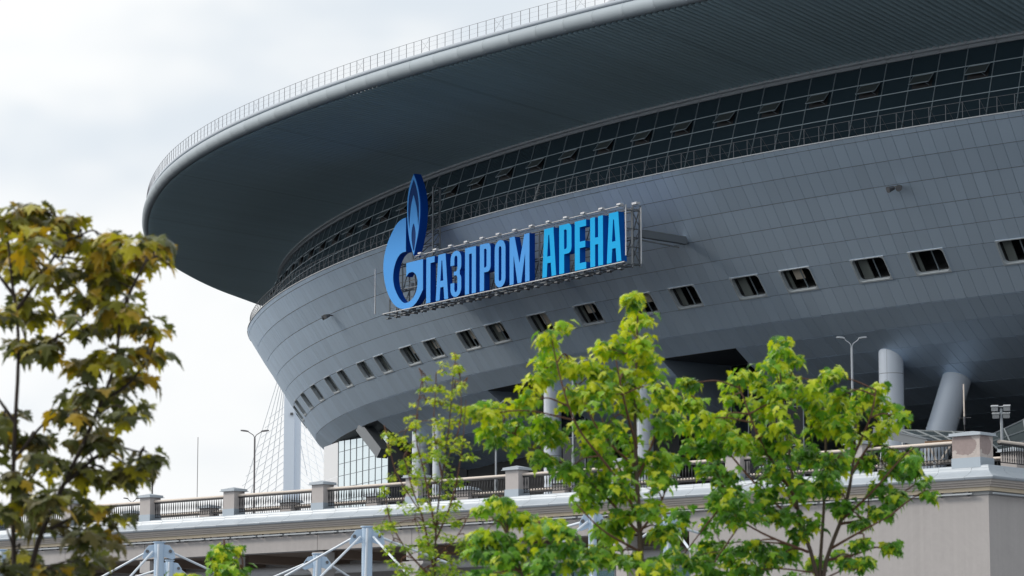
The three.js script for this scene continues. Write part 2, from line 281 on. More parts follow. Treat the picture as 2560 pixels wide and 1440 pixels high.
// upper glazed gallery, leaning inward, and the band under the roof
const GL = (h) => lerp(129.0, 127.62, clamp((h - 29.3) / 4.55, 0, 1));
{
  const rows = [29.2, 30.87, 31.69, 32.5, 33.5], MS = 0.757, ths = [];
  for (let t = 12.57; t < 66; t += MS) ths.push(t);
  const panes = [], bars = [];
  const R = (th, h, o = 0) => ring(th, (GL(h) + o) * squeeze(th), h);
  for (let i = 0; i + 1 < ths.length; i++) for (let j = 0; j < 4; j++) {
    const a = ths[i], b = ths[i + 1], h0 = rows[j], h1 = rows[j + 1];
    const open = j === 2 && i % 2 === 0;
    const g = new THREE.BufferGeometry().setFromPoints([R(b, h0), R(a, h0), R(a, h1), R(b, h0), R(a, h1), R(b, h1)]); g.computeVertexNormals();
    if (open) {
      const hb = 31.95, e = 0.1, A = (th, h, o) => R(th, h, o);
      // the hole is dark, the sash hangs out from its head
      const sash = []; const q = (p0, p1, p2, p3) => { const z = new THREE.BufferGeometry().setFromPoints([p0, p1, p2, p0, p2, p3]); z.computeVertexNormals(); return z; };
      const o1 = 0.36, bt = A(b - e, hb, o1), at_ = A(a + e, hb, o1), tp = A(a + e, h1 - 0.05, 0.05), tb = A(b - e, h1 - 0.05, 0.05);
      const s = sub('awning_window', stadium);
      obj('pane', [q(bt, at_, tp, tb)], M.awning, s);
      obj('frame', [rod(bt, at_, 0.035, 4), rod(at_, tp, 0.028, 4), rod(tp, tb, 0.028, 4), rod(tb, bt, 0.028, 4), rod(bt.clone().lerp(at_, 0.8), A(a + e + 0.08, hb - 0.12, 0.02), 0.02, 4)], M.mullion, s);
      obj('opening', [q(A(b - e, h0 + 0.04, 0.03), A(a + e, h0 + 0.04, 0.03), tp.clone().add(V(0, 0.02, 0)), tb.clone().add(V(0, 0.02, 0)))], M.black, s);
    }
    panes.push(g);
  }
  panes.forEach((g, i) => obj('pane', g, M.glassDark, stadium));
  for (const t of ths) obj('mullion', [bar(R(t, 29.25, 0.02), R(t, 33.5, 0.02), 0.036, 0.06)], M.mullion, stadium);
  for (const h of rows.slice(1, 4)) { const tr = []; for (let i = 0; i + 1 < ths.length; i++) tr.push(bar(R(ths[i], h, 0.03), R(ths[i + 1], h, 0.03), 0.04, 0.04)); obj('transom', tr, M.mullion, stadium); }
  const fas = []; for (let i = 0; i + 1 < ths.length; i++) {
    const a = ths[i] + 0.006, b = ths[i + 1] - 0.006, A = (th, r, h) => ring(th, r * squeeze(th), h), q = (p0, p1, p2, p3) => { const z = new THREE.BufferGeometry().setFromPoints([p0, p1, p2, p0, p2, p3]); z.computeVertexNormals(); return z; };
    fas.push(q(A(b, 127.85, 33.48), A(a, 127.85, 33.48), A(a, 127.7, 33.7), A(b, 127.7, 33.7)), q(A(b, 127.95, 33.7), A(a, 127.95, 33.7), A(a, 127.9, 33.9), A(b, 127.9, 33.9)), q(A(b, 127.85, 33.48), A(a, 127.85, 33.48), A(a, 127.4, 33.48), A(b, 127.4, 33.48)), q(A(b, 127.95, 33.7), A(a, 127.95, 33.7), A(a, 127.6, 33.69), A(b, 127.6, 33.69)));
  }
  fas.forEach((g, i) => {}); for (let i = 0; i < fas.length; i += 4) obj('fascia_panel', fas.slice(i, i + 4), M.fascia, stadium);
}
// roof: rim in plan, ribbed soffit, rolled edge, fence
const RIM = [[-180, 139], [-20, 139.2], [0, 139.2], [14, 138.9], [22, 139.15], [28, 139.4], [33, 139.8], [37, 140.05], [41, 140.2], [45, 139.95], [49, 139.3], [53, 138.5], [57, 137.6], [61, 136.2], [64, 134.9], [67, 133.5], [70, 131.9], [74, 130.2], [78, 129.6], [84, 131.5], [92, 135], [105, 138.5], [120, 139], [180, 139]];
const rimR = (th) => { let i = 1; while (i < RIM.length - 1 && th > RIM[i][0]) i++; const [a, ra] = RIM[i - 1], [b, rb] = RIM[i], [c, rc] = RIM[Math.max(0, i - 2)], [d, rd] = RIM[Math.min(RIM.length - 1, i + 1)]; const t = (th - a) / (b - a), m0 = (rb - rc) / Math.max(b - c, 1e-6) * (b - a), m1 = (rd - ra) / Math.max(d - a, 1e-6) * (b - a), t2 = t * t, t3 = t2 * t; return (2 * t3 - 3 * t2 + 1) * ra + (t3 - 2 * t2 + t) * m0 + (-2 * t3 + 3 * t2) * rb + (t3 - t2) * m1; };
const H_RIM = 35.3;
{
  const inner = (th) => 127.55 * squeeze(th), P = [], C = [];
  const rr = rng(5);
  const put = (a, b, c, d, tone) => { for (const v of [a, b, c, a, c, d]) { P.push(v); C.push(tone * 0.985, tone, tone * 1.02); } };
  const S = 0.17; let seam = 0, bay = 1;
  for (let th = 9; th < 79.5; th += S) { // ribs: a flat pan, a standing rib
    if (seam++ % 14 === 0) bay = 1 + (rr() - 0.5) * 0.12; const tone = (seam % 42 === 1 ? 0.86 : 1) * bay * (1 + (rr() - 0.5) * 0.07);
    for (let k = 0; k < 4; k++) {
      const f0 = k / 4, f1 = (k + 1) / 4;
      const pt = (t, f, drop) => { const h = lerp(33.85, H_RIM, f); return ring(t, lerp(inner(t), rimR(t), f), h - drop); };
      const a = th, b = th + S * 0.55, c = th + S * 0.68, e = th + S * 0.87, n = th + S, dr = 0.10;
      for (const [t0, t1, d0, d1, s] of [[a, b, 0, 0, 1], [b, c, 0, dr, 0.95], [c, e, dr, dr, 1], [e, n, dr, 0, 0.95]]) put(pt(t0, f0, d0), pt(t1, f0, d1), pt(t1, f1, d1), pt(t0, f1, d0), tone);
    }
  }
  const g = new THREE.BufferGeometry().setFromPoints(P); g.setAttribute('color', new THREE.Float32BufferAttribute(C, 3)); g.computeVertexNormals();
  asStuff(obj('soffit_ribs', g, M.soffit, stadium));
  const far = []; for (let a = 79.4; a < 369; a += 4) { const b = Math.min(a + 4, 369), w = (x) => x > 180 ? x - 360 : x; far.push(new THREE.BufferGeometry().setFromPoints([ring(a, 124, 33.85), ring(b, 124, 33.85), ring(b, rimR(w(b)), H_RIM), ring(a, 124, 33.85), ring(b, rimR(w(b)), H_RIM), ring(a, rimR(w(a)), H_RIM)])); }
  obj('soffit_shell', far.map((q) => { q.computeVertexNormals(); return paint(q, 1); }), M.soffit, stadium);
  // rolled edge: sheets about 3 degrees long
  const prof = []; for (let i = 0; i <= 12; i++) { const t = (-100 + i * 190 / 12) * D2R; prof.push([0.06 + 0.42 * Math.cos(t), 0.40 + 0.42 * Math.sin(t)]); }
  const sweep = (pr, a, b, step) => { const P2 = []; for (let t = a; t < b - 1e-6; t += step) { const t2 = Math.min(t + step, b); for (let i = 0; i + 1 < pr.length; i++) { const q = (tt, k) => ring(tt, rimR(tt) + pr[k][0], H_RIM + pr[k][1]); const A = q(t, i), B = q(t2, i), Cc = q(t2, i + 1), Dd = q(t, i + 1); P2.push(A, B, Cc, A, Cc, Dd); } } const z = new THREE.BufferGeometry().setFromPoints(P2); z.computeVertexNormals(); return smooth(z); };
  const tr = rng(8);
  for (let t = 9; t < 79; t += 0.9) { const k = 1 + (tr() - 0.5) * 0.07; obj('rim_sheet', paint(sweep(prof, t, Math.min(t + 0.895, 79), 0.3), k * 0.99, k, k * 1.01), M.rim, stadium); }
  obj('rim_band', paint(sweep([[0.16, 0.8], [0.30, 0.83], [0.30, 1.0], [0.16, 1.02], [-3, 1.25]], 9, 79, 0.5), 1.12, 1.1, 1.14), M.rim, stadium);
  obj('rim_shell', paint(sweep([[0, -0.02], [0.46, 0.2], [0.46, 0.7], [0.16, 1.0], [-3, 1.25]], -180, 9, 4), 1), M.rim, stadium);
  obj('rim_shell', paint(sweep([[0, -0.02], [0.46, 0.2], [0.46, 0.7], [0.16, 1.0], [-3, 1.25]], 79, 180, 4), 1), M.rim, stadium);
  const top = []; for (let a = -180; a < 180; a += 4) { const q = (t, f, h) => ring(t, (rimR(t) - 2.9) * f, h); top.push(new THREE.BufferGeometry().setFromPoints([q(a, 1, H_RIM + 1.2), q(a + 4, 1, H_RIM + 1.2), q(a + 4, 0.02, 46), q(a, 1, H_RIM + 1.2), q(a + 4, 0.02, 46), q(a, 0.02, 46)])); }
  obj('roof_cover', top.map((q) => { q.computeVertexNormals(); return q; }), M.roofTop, stadium);
  // roof fence
  let n = 0; const wires = [];
  for (let th = 10.0; th < 76; th += 0.2985, n++) {
    const q = (t, h) => ring(t, rimR(t) + 0.18, H_RIM + h);
    obj('fence_post', [rod(q(th, 1.0), q(th, 1.80), 0.017, 5)], M.fence, stadium);
    const t2 = th + 0.2985; wires.push(rod(q(th, 1.80), q(t2, 1.80), 0.013, 4)); for (const h of [1.28, 1.54]) wires.push(rod(q(th, h), q(t2, h), 0.004, 3));
    if (n % 9 === 4) { wires.push(rod(q(th, 1.1), q(t2, 1.72), 0.006, 3), rod(q(th, 1.72), q(t2, 1.1), 0.006, 3)); }
  }
  obj('fence_rails', wires, M.fence, stadium);
  // raking tubes of the roof masts
  const inv = (v) => v.clone().sub(V(AX, 0, AZ)).applyAxisAngle(V(0, 1, 0), -TURN);
  obj('roof_mast', [rod(inv(at(1495, 28, 158)), inv(at(1640, -85, 158)), 0.17, 12)], M.white, stadium);
  obj('roof_mast', [rod(inv(at(1540, 14, 158.6)), inv(at(1680, -95, 158.6)), 0.15, 12)], M.white, stadium);
}
function smooth(g) { // average normals of coincident corners, for rolled metal
  const p = g.attributes.position, n = g.attributes.normal, m = new Map(), key = (i) => `${p.getX(i).toFixed(3)},${p.getY(i).toFixed(3)},${p.getZ(i).toFixed(3)}`;
  for (let i = 0; i < p.count; i++) { const k = key(i); const v = m.get(k) ?? V(0, 0, 0); v.add(V(n.getX(i), n.getY(i), n.getZ(i))); m.set(k, v); }
  for (let i = 0; i < p.count; i++) { const v = m.get(key(i)).clone().normalize(); n.setXYZ(i, v.x, v.y, v.z); } return g;
}
// gateways cut into the foot of the bowl, with glass walls set back
for (const [a, b, small] of GATE) {
  if (b > 60) continue;
  const g = sub('gateway', stadium), wide = b - a > 5, rG = wide ? 119.3 : 118.6, hT = 20.24, hB = 10.5, quad = (p0, p1, p2, p3) => { const z = new THREE.BufferGeometry().setFromPoints([p0, p1, p2, p0, p2, p3]); z.computeVertexNormals(); return z; };
  const K = (t) => squeeze(t), R = (t, r, h) => ring(t, r * K(t), h), n = Math.round((b - a) / (wide ? 0.62 : 0.75)), st = (b - a) / n;
  const rows = wide ? [10.5, 12.4, 14.1, 15.8, 17.5, 19.2, 20.2] : [10.5, 13, 15.2, 17.4, 19.2, 20.2];
  const glassMat = wide ? M.glassMirror : M.glassDeep;
  for (let i = 0; i < n; i++) for (let j = 0; j + 1 < rows.length; j++) obj('pane', quad(R(a + (i + 1) * st, rG, rows[j]), R(a + i * st, rG, rows[j]), R(a + i * st, rG, rows[j + 1]), R(a + (i + 1) * st, rG, rows[j + 1])), glassMat, g);
  const mu = []; for (let i = 0; i <= n; i++) mu.push(bar(R(a + i * st, rG + 0.03, hB), R(a + i * st, rG + 0.03, hT), 0.06, 0.08));
  for (const h of rows.slice(1, -1)) for (let i = 0; i < n; i++) mu.push(bar(R(a + i * st, rG + 0.03, h), R(a + (i + 1) * st, rG + 0.03, h), 0.05, 0.05));
  obj('glazing_bars', mu, wide ? M.steelDark : std(0.30, 0.34, 0.40, 0.5, 0.1), g);
  const cap = [], m2 = Math.ceil(n / 2); for (let i = 0; i < n; i++) cap.push(quad(R(a + i * st, 123.85, 20.25), R(a + (i + 1) * st, 123.85, 20.25), R(a + (i + 1) * st, rG - 0.1, 20.25), R(a + i * st, rG - 0.1, 20.25)));
  obj('head', cap, M.steelDark, g);
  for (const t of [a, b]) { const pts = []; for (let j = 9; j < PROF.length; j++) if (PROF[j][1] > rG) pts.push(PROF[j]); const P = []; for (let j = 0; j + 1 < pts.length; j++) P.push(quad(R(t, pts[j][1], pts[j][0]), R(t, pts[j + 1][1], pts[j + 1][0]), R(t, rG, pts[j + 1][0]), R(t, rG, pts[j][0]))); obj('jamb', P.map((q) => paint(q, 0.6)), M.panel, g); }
}
{
  const g = sub('gateway', stadium), inv = (x, z, h) => V(x, h + EYE, z).sub(V(AX, 0, AZ)).applyAxisAngle(V(0, 1, 0), -TURN), A = [-12.93, -220], B = [-8.8, -210], Cc = [-14.3, -224.6];
  const L = (p, q, t, h) => inv(lerp(p[0], q[0], t), lerp(p[1], q[1], t), h), quad = (p0, p1, p2, p3) => { const z = new THREE.BufferGeometry().setFromPoints([p0, p1, p2, p0, p2, p3]); z.computeVertexNormals(); return z; };
  const n = 8, rows = [8.6, 9.5, 10.4, 11.3, 12.2, 13.1, 14.0, 14.9, 15.8, 16.7, 17.6, 18.5, 19.4, 20.22], mu = [];
  for (let i = 0; i < n; i++) for (let j = 0; j + 1 < rows.length; j++) obj('pane', quad(L(A, B, i / n, rows[j]), L(A, B, (i + 1) / n, rows[j]), L(A, B, (i + 1) / n, rows[j + 1]), L(A, B, i / n, rows[j + 1])), M.glassMirror, g);
  for (let i = 0; i <= n; i++) mu.push(bar(L(A, B, i / n, 8.6), L(A, B, i / n, 20.22), 0.05, 0.06)); for (const h of rows.slice(1, -1)) mu.push(bar(L(A, B, 0, h), L(A, B, 1, h), 0.035, 0.035));
  obj('glazing_bars', mu, M.steelFrame, g);
  const ew = []; for (const [a, b] of [[8.6, 11.5], [11.53, 14.6], [14.63, 17.6], [17.63, 20.2]]) ew.push(quad(L(A, Cc, 0, a), L(A, Cc, 1, a), L(A, Cc, 1, b), L(A, Cc, 0, b))); ew.forEach((q) => obj('end_wall', q, M.white, g));
  const head = []; for (let t = 47.9; t < 67; t += 0.8) head.push(quad(ring(t, 123.85, 20.25), ring(t + 0.8, 123.85 * squeeze(t + 0.8), 20.25), ring(t + 0.8, 117, 20.25), ring(t, 117, 20.25))); obj('head', head, M.steelFrame, g);
  const rB = ring(48.1, 117.5, 0); obj('return_wall', [quad(L(B, B, 0, 8.6), V(rB.x, 8.6 + EYE, rB.z), V(rB.x, 20.2 + EYE, rB.z), L(B, B, 0, 20.2))], M.glassDeep, g);
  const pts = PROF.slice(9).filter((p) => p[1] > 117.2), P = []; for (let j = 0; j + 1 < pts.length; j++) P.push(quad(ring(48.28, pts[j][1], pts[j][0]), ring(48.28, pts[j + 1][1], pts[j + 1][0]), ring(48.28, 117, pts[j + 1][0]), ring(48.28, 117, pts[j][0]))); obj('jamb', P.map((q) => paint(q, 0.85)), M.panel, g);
  const inv3 = (v) => v.clone().sub(V(AX, 0, AZ)).applyAxisAngle(V(0, 1, 0), -TURN); obj('raking_beam', bar(inv3(at(908, 1066, 209.6)), inv3(at(960, 1134, 207.6)), 0.9, 0.8), std(0.20, 0.22, 0.24, 0.6, 0.1), g);
  // dark core of the building behind the columns
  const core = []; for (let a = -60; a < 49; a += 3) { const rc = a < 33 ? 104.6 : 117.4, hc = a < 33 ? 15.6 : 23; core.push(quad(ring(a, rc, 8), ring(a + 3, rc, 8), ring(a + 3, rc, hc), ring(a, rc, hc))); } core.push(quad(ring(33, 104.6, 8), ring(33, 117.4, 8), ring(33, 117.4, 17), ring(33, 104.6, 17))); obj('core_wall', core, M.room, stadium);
}
// columns that carry the bowl
for (const [th, r, rd, top] of [[22.22, 122.1, 0.66, 20.0], [31.36, 122.5, 0.53, 20.4], [35.68, 122.9, 0.53, 21], [44.13, 122.3, 0.42, 20], [46.56, 121.8, 0.62, 19.4]]) {
  const c = sub('column', stadium), p = ring(th, r, 0); c.position.set(p.x, 0, p.z);
  for (let h = 8.3; h < top; h += 2.45) { const h1 = Math.min(h + 2.43, top); for (let s = 0; s < 3; s++) obj('cladding', new THREE.CylinderGeometry(rd, rd, h1 - h, 16, 1, true, (s * 120 + 20) * D2R - (th) * D2R, 119 * D2R).translate(0, (h + h1) / 2 + EYE, 0), M.column, c); }
  obj('core', new THREE.CylinderGeometry(rd - 0.025, rd - 0.025, top - 8, 24).translate(0, (top + 8) / 2 + EYE, 0), M.joint, c);
}
{
  const a = at(2391, 950, 157.3), b = at(2340, 1118, 157.3), dir = a.clone().sub(b).normalize(), inv = (v) => v.clone().sub(V(AX, 0, AZ)).applyAxisAngle(V(0, 1, 0), -TURN);
  const c = sub('raking_column', stadium), top = a.clone().addScaledVector(dir, 1.6), mid = b.clone().addScaledVector(dir, 1.15), low = b.clone().addScaledVector(dir, -2);
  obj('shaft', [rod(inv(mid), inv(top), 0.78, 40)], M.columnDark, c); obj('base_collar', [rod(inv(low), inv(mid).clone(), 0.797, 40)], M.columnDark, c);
  const cc = a.clone().addScaledVector(dir, -0.05); 
}

// ------------------------------------------------------------------ the sign
{
  const A = V(-7.8609685, 0, -179.91076877), u = V(0.55024534, 0, 0.83500303), rot = Math.atan2(-u.z, u.x);
  const sign = thing('roof_sign', 'blue and cyan letter sign with flame emblem on a steel frame before the bowl', 'sign', [A.x, EYE, A.z], rot);
  // local axes: x along the sign, y up, z outward; front of the letters at z = 0
  const DEP = 0.36;
  const letter = (name, pts, cyan, holes = []) => {
    const L = sub(name, sign), solid = extrude(pts, DEP, 0, holes).translate(0, 0, -DEP);
    obj('letter_side', solid, cyan ? M.sideCyan : M.sideBlue, L);
    obj('letter_face', extrude(pts, 0.02, 0, holes).translate(0, 0, 0.004), cyan ? M.faceCyan : M.faceBlue, L);
  };
  const y0 = 24.45, y1 = 27.21, Y = (f) => y0 + f * (y1 - y0);
  const Apts = (x0, x1, t0, t1, s, cy) => { // flat-topped A: outline and counter
    const out = [[x0, Y(0)], [x0 + s, Y(0)], [x0 + s + (t0 - x0) * 0.3 + 0.0, Y(0.28)], [x1 - s - (x1 - t1) * 0.3, Y(0.28)], [x1 - s, Y(0)], [x1, Y(0)], [t1, Y(1)], [t0, Y(1)]];
    const m = (t0 + t1) / 2, hole = [[m - 0.17, Y(0.42)], [m + 0.17, Y(0.42)], [m + 0.045, Y(0.86)], [m - 0.045, Y(0.86)]]; return [out, [hole]];
  };
  const Pi = (x0, x1, s) => [[x0, Y(0)], [x0 + s, Y(0)], [x0 + s, Y(0.86)], [x1 - s, Y(0.86)], [x1 - s, Y(0)], [x1, Y(0)], [x1, Y(1)], [x0, Y(1)]];
  const arc = (cx, cy, rx, ry, a0, a1, n = 7) => { const o = []; for (let i = 0; i <= n; i++) { const t = (a0 + (a1 - a0) * i / n) * D2R; o.push([cx + rx * Math.cos(t), cy + ry * Math.sin(t)]); } return o; };
  const H = y1 - y0;
  const Rr = (x0, x1, s) => { const b = Y(0.39), rx = 0.34, out = [[x0, Y(0)], [x0 + s, Y(0)], [x0 + s, b], ...arc(x1 - rx, b + rx, rx, rx, -90, 0), ...arc(x1 - rx, y1 - rx, rx, rx, 0, 90), [x0, y1]]; const i = s * 0.95, q = 0.12, hole = [[x0 + s, b + 0.28], ...arc(x1 - i - q, b + 0.28 + q, q, q, -90, 0, 4), ...arc(x1 - i - q, y1 - 0.3 - q, q, q, 0, 90, 4), [x0 + s, y1 - 0.3]]; return [out, [hole]]; };
  const O = (x0, x1, s) => { const rx = (x1 - x0) / 2, ry = 0.5, c = (x0 + x1) / 2, ri = rx - s, out = [...arc(c, y0 + ry, rx, ry, 180, 360, 12), ...arc(c, y1 - ry, rx, ry, 0, 180, 12)], hole = [...arc(c, y0 + 0.36 + ri, ri, ri, 180, 360, 8), ...arc(c, y1 - 0.36 - ri, ri, ri, 0, 180, 8)]; return [out, [hole]]; };
  const Z = (x0, x1) => { // the letter that looks like a 3
    const c = (x0 + x1) / 2, r = (x1 - x0) / 2, s = 0.42, m = Y(0.515);
    return [[x0, Y(0.31)], ...arc(c, y0 + 0.5, r, 0.5, 180, 360, 10), ...arc(x1 - 0.32, m - 0.40, 0.32, 0.32, 0, 60, 3), [x1 - 0.16, m], ...arc(x1 - 0.32, m + 0.40, 0.32, 0.32, -60, 0, 3), ...arc(c, y1 - 0.5, r, 0.5, 0, 180, 10), [x0, Y(0.69)], [x0 + s, Y(0.69)], ...arc(c, y1 - 0.46, r - s, 0.17, 180, 0, 6), ...arc(c - 0.02, m + 0.3, r - s + 0.02, 0.2, 0, -90, 4), [c - 0.22, m + 0.11], [c - 0.22, m - 0.13], ...arc(c - 0.02, m - 0.32, r - s + 0.02, 0.2, 90, 0, 4), ...arc(c, y0 + 0.46, r - s, 0.17, 0, -180, 6), [x0 + s, Y(0.31)]];
  };
  const E = (x0, x1, s) => [[x0, y0], [x1, y0], [x1, Y(0.135)], [x0 + s, Y(0.135)], [x0 + s, Y(0.44)], [x1 - 0.08, Y(0.44)], [x1 - 0.08, Y(0.57)], [x0 + s, Y(0.57)], [x0 + s, Y(0.865)], [x1, Y(0.865)], [x1, y1], [x0, y1]];
  const Hh = (x0, x1, s) => [[x0, y0], [x0 + s, y0], [x0 + s, Y(0.44)], [x1 - s, Y(0.44)], [x1 - s, y0], [x1, y0], [x1, y1], [x1 - s, y1], [x1 - s, Y(0.58)], [x0 + s, Y(0.58)], [x0 + s, y1], [x0, y1]];
  letter('letter', [[4.97, y0], [5.44, y0], [5.44, Y(0.865)], [5.9, Y(0.865)], [5.9, y1], [4.97, y1]], false);
  letter('letter', ...((a) => [a[0], false, a[1]])(Apts(6.05, 7.44, 6.33, 7.13, 0.42)));
  letter('letter', Z(7.7, 8.88), false);
  letter('letter', Pi(9.3, 10.48, 0.44), false);
  letter('letter', ...((a) => [a[0], false, a[1]])(Rr(10.91, 12.06, 0.45)));
  letter('letter', ...((a) => [a[0], false, a[1]])(O(12.5, 13.63, 0.42)));
  letter('letter', [[14.07, y0], [14.48, y0], [14.48, Y(0.62)], [14.9, y0], [15.27, y0], [15.68, Y(0.62)], [15.68, y0], [16.12, y0], [16.12, y1], [15.6, y1], [15.09, Y(0.42)], [14.58, y1], [14.07, y1]], false);
  letter('letter', ...((a) => [a[0], true, a[1]])(Apts(17.43, 18.81, 17.63, 18.55, 0.44)));
  letter('letter', ...((a) => [a[0], true, a[1]])(Rr(19.13, 20.34, 0.48)));
  letter('letter', E(20.67, 21.77, 0.48), true);
  letter('letter', Hh(22.17, 23.39, 0.46), true);
  letter('letter', ...((a) => [a[0], true, a[1]])(Apts(23.75, 25.11, 23.97, 24.84, 0.44)));
  // the emblem
  const outer = spline([[2.59, 30.0], [2.13, 29.97], [1.52, 29.76], [0.9, 29.25], [0.4, 28.67], [0.06, 27.99], [-0.06, 27.28], [0.05, 26.54], [0.37, 25.79], [0.94, 25.06], [1.57, 24.63], [2.31, 24.42], [3.05, 24.40], [3.66, 24.55], [4.14, 24.88], [4.59, 25.34]], 60, false);
  const inner = spline([[2.66, 26.35], [2.91, 26.52], [3.4, 26.55], [3.77, 26.34], [3.95, 26.0], [3.95, 25.68], [3.78, 25.25], [3.41, 24.94], [2.93, 24.77], [2.43, 24.77], [2.0, 25.01], [1.56, 25.45], [1.24, 25.94], [1.11, 26.41], [1.17, 26.93], [1.42, 27.42], [1.79, 27.76], [2.22, 27.9], [2.59, 27.9]], 60, false);
  const G = [...outer, [4.58, 27.19], [2.66, 27.19], ...inner];
  const em = sub('emblem_ring', sign);
  obj('emblem_side', extrude(G, 0.42).translate(0, 0, -0.42), M.sideBlue, em); obj('emblem_face', extrude(G, 0.02).translate(0, 0, 0.004), M.faceBlue, em);
  const flR = [[4.02, 31.87], [4.34, 30.98], [4.43, 30.19], [4.35, 29.43], [4.17, 28.68], [3.93, 28.07]], flL = [[3.38, 28.14], [3.13, 28.82], [2.98, 29.62], [2.93, 30.41], [2.99, 31.18], [3.29, 31.99]];
  const top = [3.66, 32.48], bot = [3.71, 27.51];
  const FL = [...spline([top, ...flR, bot], 24, false).slice(0, -1), ...spline([bot, ...flL, top], 24, false).slice(0, -1)];
  const grow = FL.map(([x, y]) => [3.68 + (x - 3.68) * 1.07 + 0.0, 30 + (y - 30) * 1.02]);
  const fl = sub('emblem_flame', sign); fl.position.x = 0.1;
  obj('flame_side', extrude(grow, 0.5).translate(0, 0, -0.32), M.sideBlue, fl);
  const archOut = [...spline([[3.19, 29.1], [3.09, 29.74], [3.045, 30.4], [3.13, 31.16], [3.40, 31.78], [3.67, 32.19]], 16, false), ...spline([[3.67, 32.19], [3.96, 31.69], [4.21, 31.0], [4.30, 30.21], [4.27, 29.57], [4.20, 29.09]], 16, false).slice(1)];
  const archIn = [...spline([[4.16, 29.71], [3.97, 30.52], [3.66, 31.2]], 10, false), ...spline([[3.66, 31.2], [3.39, 30.6], [3.25, 29.85]], 10, false).slice(1)];
  const small = spline([[3.68, 29.46], [3.84, 29.18], [3.93, 28.78], [3.9, 28.33], [3.71, 27.75], [3.47, 28.39], [3.44, 28.84], [3.52, 29.22]], 28);
  obj('flame_ground', extrude(FL, 0.002).translate(0, 0, 0.181), M.navy, fl);
  obj('flame_face', extrude(FL, 0.02, 0, [[...archOut, ...archIn].reverse(), small.slice().reverse()]).translate(0, 0, 0.188), M.faceBlue, fl);
  // steel frame behind
  const fr = [], P = (x, y, z) => V(x, y, z), zf = -0.48, zb = -0.98, tub = (a, b, r = 0.045) => fr.push(rod(a, b, r, 6));
  const xs = []; for (let x = -0.1; x < 25.6; x += 1.5) xs.push(x);
  for (const z of [zf, zb]) for (const y of [24.3, 25.75, 27.3]) tub(P(-0.1, y, z), P(25.42, y, z), 0.045);
  xs.forEach((x, i) => { for (const z of [zf, zb]) tub(P(x, 24.2, z), P(x, 27.4, z), 0.05); for (const y of [24.3, 25.75, 27.3]) tub(P(x, y, zf), P(x, y, zb), 0.03); if (i + 1 < xs.length) { const q = xs[i + 1]; tub(P(x, 24.3, zb), P(q, 27.3, zb), 0.035); } tub(P(x, i % 2 ? 24.3 : 25.75, zf), P(x, i % 2 ? 25.75 : 27.3, zb), 0.03); });
  for (const y of [24.75, 25.2, 26.2, 26.65]) tub(P(-0.1, y, zf), P(25.4, y, zf), 0.018);
  for (const z of [zf, zb]) { tub(P(2.6, 27.4, z), P(2.6, 30.9, z), 0.05); tub(P(4.9, 27.4, z), P(4.9, 31.6, z), 0.06); for (let y = 27.4; y < 31; y += 0.8) { tub(P(2.6, y, z), P(4.9, y + 0.8, z), 0.03); tub(P(2.6, y, z), P(4.9, y, z), 0.03); } }
  for (let y = 27.4; y < 31.7; y += 0.7) { tub(P(4.9, y, zf), P(4.9, y + 0.7, zb), 0.035); tub(P(4.9, y, zf), P(4.9, y, zb), 0.035); }
  for (const y of [24.25, 25.2, 26.2, 27.2]) tub(P(25.5, y, -0.05), P(25.5, y, zb), 0.03);
  for (let i = 0; i < 3; i++) tub(P(25.5, 24.25 + i, i % 2 ? -0.4 : zb), P(25.5, 25.25 + i, i % 2 ? zb : -0.4), 0.03);
  for (const z of [zf, zb]) tub(P(25.5, 24.1, z), P(25.5, 27.5, z), 0.05); 
  obj('frame', fr, M.steelFrame, sign);
  // service rails in front, with lamp brackets
  obj('light_rail', [rod(P(3.95, 27.44, 0.15), P(25.55, 27.44, 0.15), 0.038, 8)], M.steel, sign); obj('light_rail', [rod(P(0.1, 24.33, 0.15), P(25.6, 24.33, 0.15), 0.042, 8)], M.steel, sign);
  obj('light_rail', [rod(P(-0.53, 24.4, 0.3), P(-0.53, 27.2, 0.3), 0.045, 8)], M.steel, sign); obj('light_rail', [rod(P(25.5, 24.7, -0.02), P(25.5, 27.5, -0.02), 0.04, 8), rod(P(25.62, 24.3, -0.95), P(25.62, 27.4, -0.95), 0.04, 8)], M.white, sign);
  for (let x = 0.3; x < 25.5; x += 1.02) { obj('bracket', [bar(P(x, 24.28, 0.2), P(x, 24.2, -1.0), 0.07, 0.05), bar(P(x + 0.3, 24.02, -0.1), P(x + 0.3, 24.02, 0.15), 0.3, 0.07)], Math.floor(x) % 4 ? M.steelDark : M.steelFrame, sign); }
  for (let x = 4.6; x < 25.6; x += 1.72) obj('floodlight', [box(0.36, 0.09, 0.2, x, 27.53, 0.2), rod(P(x, 27.45, 0.15), P(x, 27.3, zf), 0.025, 5)], M.white, sign);
  obj('floodlight', [box(0.42, 0.12, 0.28, 25.5, 27.62, -0.7)], M.white, sign);
  obj('support_arm', [bar(P(25.45, 26.0, -0.95), P(25.55, 25.85, -4.05), 0.3, 0.42), bar(P(25.45, 25.65, -0.95), P(25.5, 25.45, -3.6), 0.06, 0.08)], M.steelFrame, sign);
  obj('support_arm', [bar(P(13, 26.0, -0.95), P(13, 25.8, -3.9), 0.3, 0.4), bar(P(1.5, 26.0, -0.95), P(1.5, 25.8, -4.2), 0.3, 0.4)], M.fascia, sign);
}

